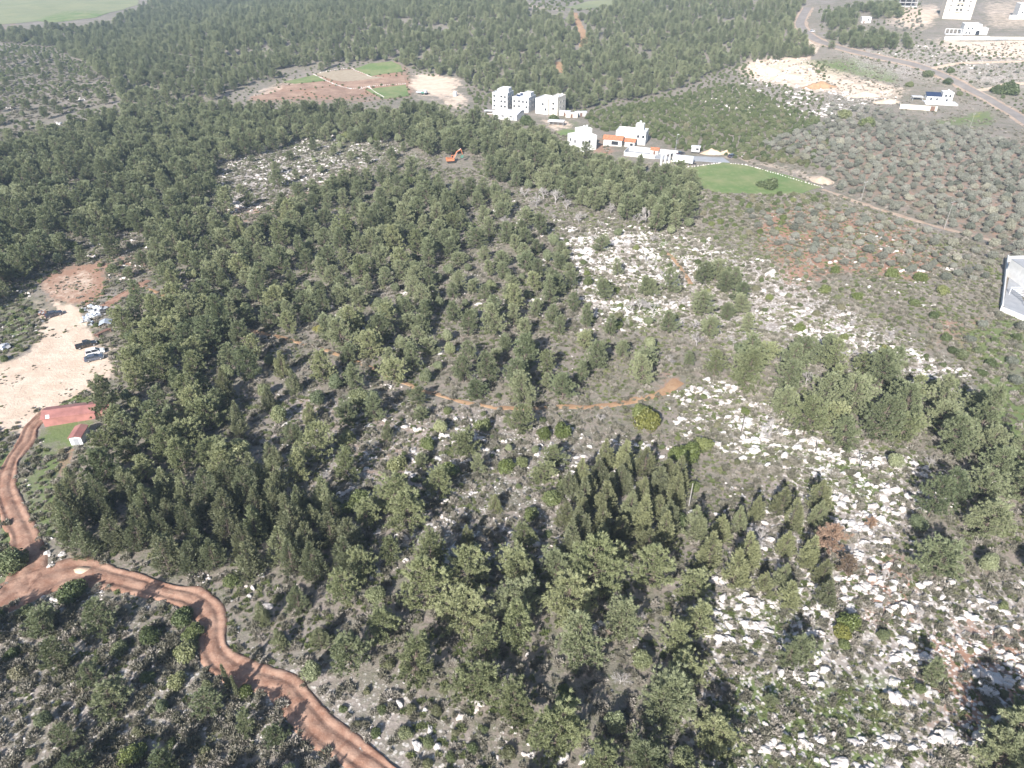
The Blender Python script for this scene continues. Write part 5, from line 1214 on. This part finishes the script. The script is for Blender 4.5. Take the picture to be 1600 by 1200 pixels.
zone('bush', [(1280, 10), (1470, 0), (1470, 60), (1280, 60)], 5.5, .4, 1.0, gap=.34, tones=(0, 1, 5))
zone('bush', [(700, 300), (940, 420), (940, 600), (600, 590), (560, 480)], 6.5, .45, .9, gap=.42, tones=(1, 2, 3))
zone('bush', [(620, 150), (760, 160), (770, 190), (640, 175)], 5, .5, .9, gap=.3, tones=(0, 1, 5))
zone('bush', [(0, 440), (60, 440), (60, 560), (0, 560)], 4, .4, .8, gap=.35, tones=(0, 1))

zone('bush', [(-140, 960), (-140, 250), (300, 200), (640, 200), (900, 240), (1180, 320), (1640, 560), (1640, 720), (1200, 620), (1040, 880), (830, 1080), (430, 1080), (330, 960)], 4.6, .32, .68, gap=.34, tones=(0, 1, 5, 5, 5), tries=4)
zone('bush', [(880, 150), (1060, 140), (1160, 95), (1290, 95), (1290, 190), (1150, 130), (890, 185)], 4, .5, 1.0, gap=.25, tones=(0, 1, 5))
zone('bush', [(640, 100), (760, 138), (890, 166), (1060, 130), (1160, 90), (1175, 112), (1060, 168), (900, 192), (880, 172), (760, 165), (700, 150)], 3.6, .6, 1.2, gap=.15, tones=(0, 1, 5), tries=6)
zone('bush', [(290, 156), (440, 114), (560, 90), (640, 90), (662, 112), (645, 152), (600, 166), (380, 172)], 4.2, .3, .75, gap=.36, tones=(0, 1, 5), tries=7)
zone('bush', [(690, 160), (770, 165), (765, 190), (700, 185)], 4, .5, 1.0, gap=.2, tones=(1, 5, 5))
zone('bush', [(1060, 880), (1640, 900), (1640, 1330), (1060, 1330)], 5.5, .25, .5, gap=.42, tones=(1, 5, 5))
zone('bush', [(380, 920), (500, 940), (640, 1060), (800, 1080), (830, 1330), (660, 1330), (560, 1170), (480, 1090), (400, 1040)], 3.3, .35, .8, gap=.28, tones=(0, 1, 5, 5), tries=7)
zone('pine', [(390, 915), (500, 940), (640, 1060), (790, 1090), (820, 1250), (640, 1180), (480, 1075), (400, 1030)], 7, .45, .8, gap=.34, tones=(0, 1, 2))
zone('bush', [(330, 960), (345, 950), (360, 1030), (480, 1060), (620, 1180), (600, 1200), (460, 1110), (340, 1060), (310, 1000)], 2.6, .25, .55, gap=.38, tones=(0, 1, 5), tries=7)
zone('bush', [(400, 600), (1060, 620), (1080, 900), (640, 1060), (480, 920)], 3.6, .28, .6, gap=.36, tones=(0, 1, 5, 5), tries=6)
# low thorny scrub and herbs over the open ground, white limestone
def strew(k, poly, dens, smin, smax, gap=.0, gs=6, aniso=None, seed=0, pw=2.0, pad=.2, far=False, tones=(0, 1, 2), anywhere=False):
    w = [P(a, min(max(b, -30), 1260)) for a, b in poly]
    x0, x1 = min(p.x for p in w), max(p.x for p in w); y0, y1 = min(p.y for p in w), max(p.y for p in w)
    n = int((x1 - x0) * (y1 - y0) * dens)
    x = rng.uniform(x0, x1, n); y = rng.uniform(y0, y1, n)
    a, b = proj(x, y, HZ(x, y))
    keep = inpoly(a, b, poly)
    if gap:
        if aniso is not None:
            u = x * math.cos(aniso) + y * math.sin(aniso); v = -x * math.sin(aniso) + y * math.cos(aniso)
            f = fbm(u / 2.8, v, gs, 177 + seed, 3)
        else: f = fbm(x, y, gs, 177 + seed, 3)
        keep &= f > gap + rng.normal(size=n) * .03
    x, y = x[keep], y[keep]
    bad = blocked(x, y, pad) & (not anywhere)
    for i in np.nonzero(~bad)[0]:
        s = smin + (smax - smin) * random.random() ** pw
        put(k, float(x[i]), float(y[i]), s, random.choice(tones), None, None, random.uniform(.7, 1.15))
FRONT = [(-140, 960), (-140, 220), (300, 170), (640, 170), (900, 190), (1290, 300), (1640, 420), (1740, 1290), (-140, 1290)]
strew('scrub', FRONT, .50, .6, 1.7, .30, 7, seed=1)
strew('herb', FRONT, .55, .6, 1.6, .40, 8, seed=2)
strew('scrub', [(1060, 600), (1300, 560), (1640, 700), (1640, 1290), (1050, 1290)], .5, .4, 1.1, .40, 5, seed=3)
strew('herb', [(1060, 600), (1300, 560), (1640, 700), (1640, 1290), (1050, 1290)], .8, .4, 1.3, .42, 6, seed=4)
strew('scrub', [(-180, 60), (160, 100), (190, 160), (-180, 235)], .12, 1.0, 2.2, .3, 12, seed=5)
strew('scrub', [(1000, 190), (1290, 90), (1640, 60), (1640, 430), (1290, 300)], .10, .8, 1.7, .38, 10, seed=6)
strew('scrub', LOT, .35, .3, .9, .60, 7, seed=8, anywhere=True)
strew('herb', LOT, .30, .4, 1.0, .60, 8, seed=9, anywhere=True)
strew('rock', LOT, .12, .05, .22, .52, 6, seed=33, anywhere=True)
strew('scrub', [(-120, 940), (330, 960), (440, 1100), (620, 1290), (-120, 1290)], .7, .8, 2.0, .34, 5, seed=7)
A1 = R(-14)
def outcrop(poly, sp, n, smin, smax, ang=A1, long=2.1, short=.6, gap=.38, seed=0, loose=.10):
    """limestone in ledges: clusters of close-set rocks drawn out along the strata, loose stones between"""
    w = [P(a, min(max(b, -30), 1260)) for a, b in poly]
    x0, x1 = min(p.x for p in w), max(p.x for p in w); y0, y1 = min(p.y for p in w), max(p.y for p in w)
    m = int((x1 - x0) * (y1 - y0) / sp ** 2)
    x = rng.uniform(x0, x1, m); y = rng.uniform(y0, y1, m)
    a, b = proj(x, y, HZ(x, y))
    keep = inpoly(a, b, poly) & (fbm(x, y, 13, 300 + seed, 2) > gap)
    X, Y, S, T, Zs = [], [], [], [], []
    for cx, cy in zip(x[keep], y[keep]):
        k = random.randint(max(2, n // 3), n); big = random.uniform(.6, 1.0)
        th = ang + random.gauss(0, .35)
        for j in range(k):
            u, v = random.gauss(0, long * big), random.gauss(0, short * big)
            X.append(cx + u * math.cos(th) - v * math.sin(th)); Y.append(cy + u * math.sin(th) + v * math.cos(th))
            sl_ = random.random() < .16
            S.append((smin + (smax * 1.2 - smin) * random.random() ** 1.9) * big * (1.7 if sl_ else 1)); T.append(th + random.gauss(0, .4)); Zs.append(random.uniform(.35, .55) if sl_ else random.uniform(.7, 1.35))
    X, Y = np.array(X), np.array(Y)
    if len(X):
        bad = blocked(X, Y)
        for i in np.nonzero(~bad)[0]: put('rock', float(X[i]), float(Y[i]), S[i], 1, None, None, Zs[i], T[i])
    if loose: strew('rock', poly, loose, .10, .42, .44, 6, None, seed, pw=1.6)
outcrop([(895, 360), (1010, 350), (1080, 395), (1070, 500), (990, 530), (940, 500), (895, 450)], 3.8, 14, .25, 1.15, seed=1, gap=.25, loose=.4)
outcrop([(1050, 355), (1180, 400), (1330, 480), (1420, 520), (1545, 610), (1480, 610), (1330, 560), (1200, 500), (1080, 440)], 4.1, 11, .22, 1.1, seed=2, gap=.35, loose=.45)
outcrop([(1040, 610), (1120, 595), (1230, 640), (1300, 700), (1440, 720), (1560, 740), (1560, 790), (1430, 800), (1440, 900), (1340, 930), (1290, 780), (1180, 720), (1060, 680)], 3.1, 12, .2, 1.1, seed=3, gap=.33, loose=.5)
outcrop([(1080, 890), (1230, 900), (1330, 900), (1480, 910), (1660, 920), (1700, 1290), (1090, 1290), (1130, 1100)], 3.0, 12, .2, 1.15, seed=4, gap=.34, loose=.6, long=1.7, short=.5)
outcrop([(1150, 760), (1290, 780), (1290, 900), (1090, 900), (1080, 850)], 3.6, 10, .2, .95, seed=5, loose=.4)
outcrop([(640, 640), (880, 660), (1080, 700), (1060, 860), (640, 900)], 4.8, 10, .2, 1.05, seed=6, gap=.38, loose=.3)
outcrop([(420, 580), (640, 600), (640, 900), (480, 880), (420, 700)], 7.5, 8, .2, 1.05, seed=7, gap=.42, loose=.10, ang=R(20))
outcrop([(330, 230), (560, 205), (640, 230), (560, 290), (430, 330), (345, 350)], 5.0, 10, .25, .95, seed=8, ang=R(18), gap=.42)
outcrop([(520, 440), (930, 400), (930, 610), (640, 590), (500, 540)], 8, 9, .25, 1.2, seed=9, gap=.42, loose=.10)
outcrop([(560, 1060), (800, 1050), (830, 1250), (700, 1250), (620, 1150)], 5.5, 7, .25, 1.1, seed=10, ang=R(-25))
outcrop([(-60, 940), (320, 980), (450, 1120), (600, 1230), (-60, 1290)], 8.5, 6, .15, .65, seed=11, loose=.06)
outcrop([(60, 870), (440, 890), (440, 930), (330, 925), (200, 895)], 4.5, 7, .15, .75, seed=12, loose=.2)
outcrop([(120, 380), (240, 350), (240, 440), (170, 440)], 6, 7, .2, .9, seed=13)
outcrop([(1080, 168), (1165, 128), (1300, 137), (1400, 158), (1340, 195), (1180, 182)], 9, 9, .4, 1.6, seed=14, gap=.36, loose=.08, long=3.5)
outcrop([(1320, 75), (1440, 70), (1640, 90), (1640, 140), (1480, 110)], 13, 7, .4, 1.3, seed=15, loose=.03)
outcrop([(780, 310), (1000, 340), (950, 380), (780, 370)], 6.5, 7, .25, .9, seed=16)
outcrop([(1200, 330), (1500, 400), (1540, 500), (1300, 440)], 9.5, 7, .3, 1.1, seed=17, gap=.45, loose=.03)
outcrop([(820, 860), (1080, 880), (1130, 1250), (700, 1250)], 9, 6, .2, .9, seed=18, loose=.05)
outcrop([(-40, 440), (60, 450), (60, 560), (-40, 620)], 6, 7, .15, .7, seed=19)
outcrop([(-180, 150), (130, 150), (150, 200), (-180, 240)], 20, 7, .5, 1.5, seed=20, loose=0)
for c, h in TRACKS[:2]:
    for x_, y_ in c[::5]:
        u_ = random.uniform(-1, 1) * (h - .5)
        if random.random() < .5: put('rock', float(x_) + u_ * .7, float(y_) + u_ * .7, random.uniform(.05, .16), 1)
        for e_ in (-1, 1):
            if random.random() < .5:
                th = random.uniform(0, 6.28); rr = h + random.uniform(-.75, .5)
                x2, y2 = float(x_) + math.cos(th) * rr, float(y_) + math.sin(th) * rr
                if not TG2[int(x2 + 1300), int(y2 + 60)]: put(random.choice(('scrub', 'scrub', 'herb')), x2, y2, random.uniform(.7, 1.7), 1)
        if random.random() < .12: put('herb', float(x_) + random.uniform(-.4, .4), float(y_) + random.uniform(-.4, .4), random.uniform(.4, .8), 1)
strew('rock', [(1155, 105), (1200, 88), (1260, 92), (1310, 140), (1400, 145), (1400, 165), (1330, 155), (1180, 125)], .12, .3, 1.5, .42, 9, None, 41, pw=2.2, anywhere=True)
strew('scrub', [(1155, 105), (1200, 88), (1260, 92), (1310, 140), (1180, 125)], .05, .8, 1.6, .45, 9, None, 42, anywhere=True)
strew('rock', [(118, 925), (165, 920), (160, 952), (122, 952)], 6, .08, .35, 0, seed=31)
strew('rock', [(50, 925), (100, 930), (100, 965), (55, 965)], 2.5, .1, .6, 0, seed=32)
for c, h in TRACKS[:2]:
    for x_, y_ in c[::1]:
        for _ in range(2):
            th = random.uniform(0, 6.28); rr = h + random.uniform(.1, 1.3)
            x2, y2 = x_ + math.cos(th) * rr, y_ + math.sin(th) * rr
            if not TG[int(x2 + 1300), int(y2 + 60)] and float(vnoise(x2, y2, 6, 91)) > .35: put('rock', x2, y2, .08 + .34 * random.random() ** 2.5, 1)
for px, py, s in [(650, 1165, 1.0), (672, 1140, .8), (684, 1168, .9), (640, 1110, .6), (625, 1100, .8), (610, 1095, .6), (665, 1110, .7), (720, 1120, .9), (755, 1100, 1.0), (735, 1095, .8), (830, 805, .9), (900, 775, 1.5), (890, 778, 1.0), (740, 840, .7), (920, 1185, 1.6), (880, 1185, 1.1), (75, 865, .9), (98, 866, .9), (80, 885, 1.0), (1130, 935, 1.2), (1395, 1095, 1.6), (1400, 1088, 1.2), (1575, 1070, 1.1), (1120, 905, 1.0), (1330, 720, 1.5), (1345, 722, 1.2), (1245, 700, 1.4), (1225, 712, 1.3), (1385, 770, 1.5), (1400, 765, 1.3), (1180, 700, 1.0)]:
    p = P(px, py); put('rock', p.x, p.y, s, 1, zs=1.1)

for k, rows in ALL.items():
    q = np.array([(r[0], r[1]) for r in rows])
    for r, z in zip(rows, HZ(q[:, 0], q[:, 1]).tolist()): r[2] = z
print('COUNTS', {k: len(v) for k, v in ALL.items()})

# ------------------------------------------------------------------ build the plants and rocks: the largest in view as objects, the rest as one mass of each kind
TONES = {0: (.78, .82, .80), 1: (1.0, 1.0, 1.0), 2: (1.16, 1.13, 1.05), 3: (1.12, 1.12, .85), 4: (1.75, 1.45, .95), 5: (1.28, 1.08, 1.35)}
WORD = ['', '', 'second ', 'third ', 'fourth ', 'fifth ', 'sixth ', 'seventh ', 'eighth ', 'ninth ', 'tenth ', 'eleventh ', 'twelfth ', 'thirteenth ', 'fourteenth ', 'fifteenth ', 'sixteenth ', 'seventeenth ', 'eighteenth ', 'nineteenth ', 'twentieth '] + ['twenty-' + w + ' ' for w in 'first second third fourth fifth sixth seventh eighth ninth'.split()] + ['thirtieth '] + ['thirty-' + w + ' ' for w in 'first second third fourth fifth sixth seventh eighth ninth'.split()]
SECT = ['to the right of', 'up and right of', 'straight above', 'up and left of', 'to the left of', 'down and left of', 'straight below', 'down and right of']
def place_words(pts):
    """for each (px, py): a phrase such as 'third one straight above the red-roofed barn' that no other point of the list gets"""
    cand = {}
    pts = np.array(pts)
    best = [None] * len(pts)
    for li, (ph, lx, ly) in enumerate(LAND):
        dx, dy = pts[:, 0] - lx, -(pts[:, 1] - ly) * 1.15
        dist = np.hypot(dx, dy); sec = np.round(np.arctan2(dy, dx) / (math.pi / 4)).astype(int) % 8
        for s in range(8):
            ix = np.nonzero(sec == s)[0]
            for rank, i in enumerate(ix[np.argsort(dist[ix])], 1):
                cost = rank + dist[i] / 60
                if rank < len(WORD) and (best[i] is None or cost < best[i][0]): best[i] = (cost, WORD[rank] + 'one ' + SECT[s] + ' ' + ph if rank > 1 else 'first one ' + SECT[s] + ' ' + ph)
    return [b[1] if b else None for b in best]

KIND = {   # kind -> name, noun, category, group, how many as objects, mass name, mass label
    'pine': ('pine_tree', 'pine', 'tree', 'pines of the hillside woods', 300, 'pine_forest', 'dense grey-green pine forest covering the hills beyond'),
    'stone_pine': ('stone_pine', 'round-topped stone pine', 'tree', 'stone pines by the road', 300, None, None),
    'cypress': ('cypress_tree', 'cypress', 'tree', 'cypresses of the hillside', 300, 'cypress_stand', 'further dark cypresses of the hillside'),
    'slim_cypress': ('slim_cypress', 'slender cypress', 'tree', 'slender cypresses by the red track', 10, None, None),
    'bush': ('evergreen_bush', 'rounded bush', 'bush', 'rounded evergreen bushes', 300, 'maquis_bushes', 'low evergreen maquis covering the stony slopes'),
    'olive': ('olive_tree', 'olive tree', 'tree', 'olive trees on red earth', 300, 'olive_grove', 'further grey-green olives of the grove on red earth'),
    'bare': ('dead_tree', 'leafless dead tree', 'tree', 'dead grey trees', 200, None, None),
    'brown': ('withered_pine', 'withered pine', 'tree', 'withered brown pines', 10, None, None),
    'scrub': ('thorny_shrub', 'low thorny shrub', 'shrub', 'low thorny shrubs', 6, 'thorny_scrub', 'low grey-green thorny scrub over the open ground'),
    'herb': ('herb_tuft', 'low green herb tuft', 'herb', 'green herb tufts', 4, 'green_herbs', 'low green herbs and grass tufts between rocks'),
    'rock': ('limestone_rock', 'limestone rock', 'rock', 'white limestone rocks', 300, 'loose_stones', 'scattered white limestone stones and outcrops'),
}
LOOK = {'pine': {0: 'dark green', 1: 'grey-green', 2: 'pale sage-green'}, 'stone_pine': {0: 'dark', 1: 'green', 2: 'green'}, 'cypress': {0: 'dark', 1: 'olive-green', 2: 'pale olive'}, 'bush': {0: 'dark green', 1: 'green', 2: 'fresh green', 3: 'bright green', 4: 'yellow-green', 5: 'grey-olive'},
        'olive': {0: 'shady grey', 1: 'grey-green', 2: 'silvery'}, 'bare': {1: 'pale grey'}, 'brown': {0: 'brown', 1: 'red-brown', 2: 'faded brown'}, 'slim_cypress': {1: 'dark'}, 'scrub': {0: 'dark', 1: 'grey-green', 2: 'pale'}, 'herb': {0: 'dark', 1: 'green', 2: 'pale'}, 'rock': {0: 'white', 1: 'white', 2: 'white'}}  # tone words follow each plant's own object colour

def mass(name, rows, protos, label):
    """everything beyond the single objects: one object, the same shapes set on points"""
    rows = np.array(rows)
    me = bpy.data.meshes.new(name)
    me.vertices.add(len(rows)); me.vertices.foreach_set('co', np.ascontiguousarray(rows[:, :3], np.float32).ravel())
    for nm, c in (('rot', 4), ('scl', 3), ('zsc', 7)):
        a = me.attributes.new(nm, 'FLOAT', 'POINT'); a.data.foreach_set('value', rows[:, c].astype(np.float32))
    a = me.attributes.new('var', 'INT', 'POINT'); a.data.foreach_set('value', rows[:, 5].astype(np.int32))
    o = kind(link(name, me), 'stuff'); o['label'] = label
    ng = bpy.data.node_groups.new(name, 'GeometryNodeTree')
    ng.interface.new_socket('Geometry', in_out='INPUT', socket_type='NodeSocketGeometry')
    ng.interface.new_socket('Geometry', in_out='OUTPUT', socket_type='NodeSocketGeometry')
    N, Lk = ng.nodes, ng.links
    gi, go = N.new('NodeGroupInput'), N.new('NodeGroupOutput')
    def named(nm, t):
        q = N.new('GeometryNodeInputNamedAttribute'); q.data_type = t; q.inputs[0].default_value = nm; return q.outputs[0]
    rot = N.new('ShaderNodeCombineXYZ'); Lk.new(named('rot', 'FLOAT'), rot.inputs[2])
    sc = N.new('ShaderNodeCombineXYZ'); s_ = named('scl', 'FLOAT')
    zz = N.new('ShaderNodeMath'); zz.operation = 'MULTIPLY'; Lk.new(s_, zz.inputs[0]); Lk.new(named('zsc', 'FLOAT'), zz.inputs[1])
    Lk.new(s_, sc.inputs[0]); Lk.new(s_, sc.inputs[1]); Lk.new(zz.outputs[0], sc.inputs[2])
    jo = N.new('GeometryNodeJoinGeometry')
    va = named('var', 'INT')
    for v, objs in protos.items():
        cmpn = N.new('FunctionNodeCompare'); cmpn.data_type = 'INT'; cmpn.operation = 'EQUAL'
        Lk.new(va, cmpn.inputs[2]); cmpn.inputs[3].default_value = v
        j = N.new('GeometryNodeJoinGeometry')
        for ob in objs:
            oi = N.new('GeometryNodeObjectInfo'); oi.transform_space = 'ORIGINAL'; oi.inputs[0].default_value = ob; oi.inputs[1].default_value = False
            Lk.new(oi.outputs['Geometry'], j.inputs[0])
        ip = N.new('GeometryNodeInstanceOnPoints')
        Lk.new(gi.outputs[0], ip.inputs['Points']); Lk.new(cmpn.outputs[0], ip.inputs['Selection']); Lk.new(j.outputs[0], ip.inputs['Instance'])
        Lk.new(rot.outputs[0], ip.inputs['Rotation']); Lk.new(sc.outputs[0], ip.inputs['Scale'])
        Lk.new(ip.outputs[0], jo.inputs[0])
    Lk.new(jo.outputs[0], go.inputs[0])
    md = o.modifiers.new('spread', 'NODES'); md.node_group = ng
    return o

def pieces(k, v): return PR[k][v]
for k, rows in ALL.items():
    name, noun, cat, grp, most, mname, mlabel = KIND[k]
    arr = np.array(rows, float)
    a, b = proj(arr[:, 0], arr[:, 1], arr[:, 2] + MID[k] * arr[:, 3])
    dep = arr[:, 1] * CP - (arr[:, 2] - CAM_H) * SP
    inside = (a > 4) & (a < 1596) & (b > 4) & (b < 1196)
    size = np.where(inside, arr[:, 3] * HGT[k] / dep, 0)
    if k in ('scrub', 'herb'): size = np.where(inside & (arr[:, 5] >= 0), size, 0)
    order = np.argsort(-size)
    if k in ('scrub', 'herb'):           # one of each shape
        seen = set(); first = []
        for i in order:
            if arr[i, 5] not in seen: seen.add(arr[i, 5]); first.append(i)
        order = np.array(first + [i for i in order if i not in set(first)]); most = len(first)
    own = [i for i in order[:most] if inside[i]]
    words_ = place_words([(a[i], b[i]) for i in own])
    med = np.median(arr[own, 3])
    proto = {}
    for i, ph in zip(own, words_):
        x, y, z, s, rot, var, tone, zs = rows[i]
        look = LOOK[k].get(tone, '')
        sz = ('large ' if s > med * 1.15 else 'small ' if s < med * .85 else '')
        lab = f'{sz}{look} {noun}, {ph}' if ph else f'{sz}{look} {noun} deep in its stand'
        if len(lab.split()) > 15: lab = lab.replace(sz, '', 1).replace(' one ', ' ', 1)
        if len(lab.split()) > 15: lab = lab.replace(look + ' ', '', 1)
        parts = pieces(k, var)
        if len(parts) == 1:
            root = link(name, parts[0][1], None, (x, y, z - (.04 * s if k == 'rock' else 0)), rot); root.scale = (s, s, s * zs)
            root.color = (*TONES[tone], 1); proto.setdefault(var, [root])
        else:
            root = bpy.data.objects.new(name, None); col.objects.link(root); root.empty_display_size = .5
            root.location = (x, y, z - .08); root.rotation_euler = (0, 0, rot); root.scale = (s, s, s * zs)
            ch = []
            for pn, me in parts:
                c = link(pn, me, root); c.color = (*TONES[tone], 1); ch.append(c)
            proto.setdefault(var, ch)
        tag(root, lab, cat, grp)
    rest = [rows[i] for i in range(len(rows)) if i not in set(own)]
    if rest and mname:
        rest = [r if r[5] in proto else r[:5] + [random.choice(list(proto))] + r[6:] for r in rest]
        mass(mname, rest, proto, mlabel)

# ------------------------------------------------------------------ the air
hz = MB().box(-3600, 3600, -150, 3000, -9, 99).build('haze', None)
kind(hz, 'stuff'); hz['label'] = 'thin pale haze over the hills'
hm, ht, ho = nt('pale_haze')
pv = ht.nodes.new('ShaderNodeVolumePrincipled')
pv.inputs['Color'].default_value = (.58, .76, 1.0, 1); pv.inputs['Density'].default_value = .00015; pv.inputs['Anisotropy'].default_value = 0.0
ht.links.new(pv.outputs[0], ho.inputs['Volume'])
hz.data.materials.append(hm)
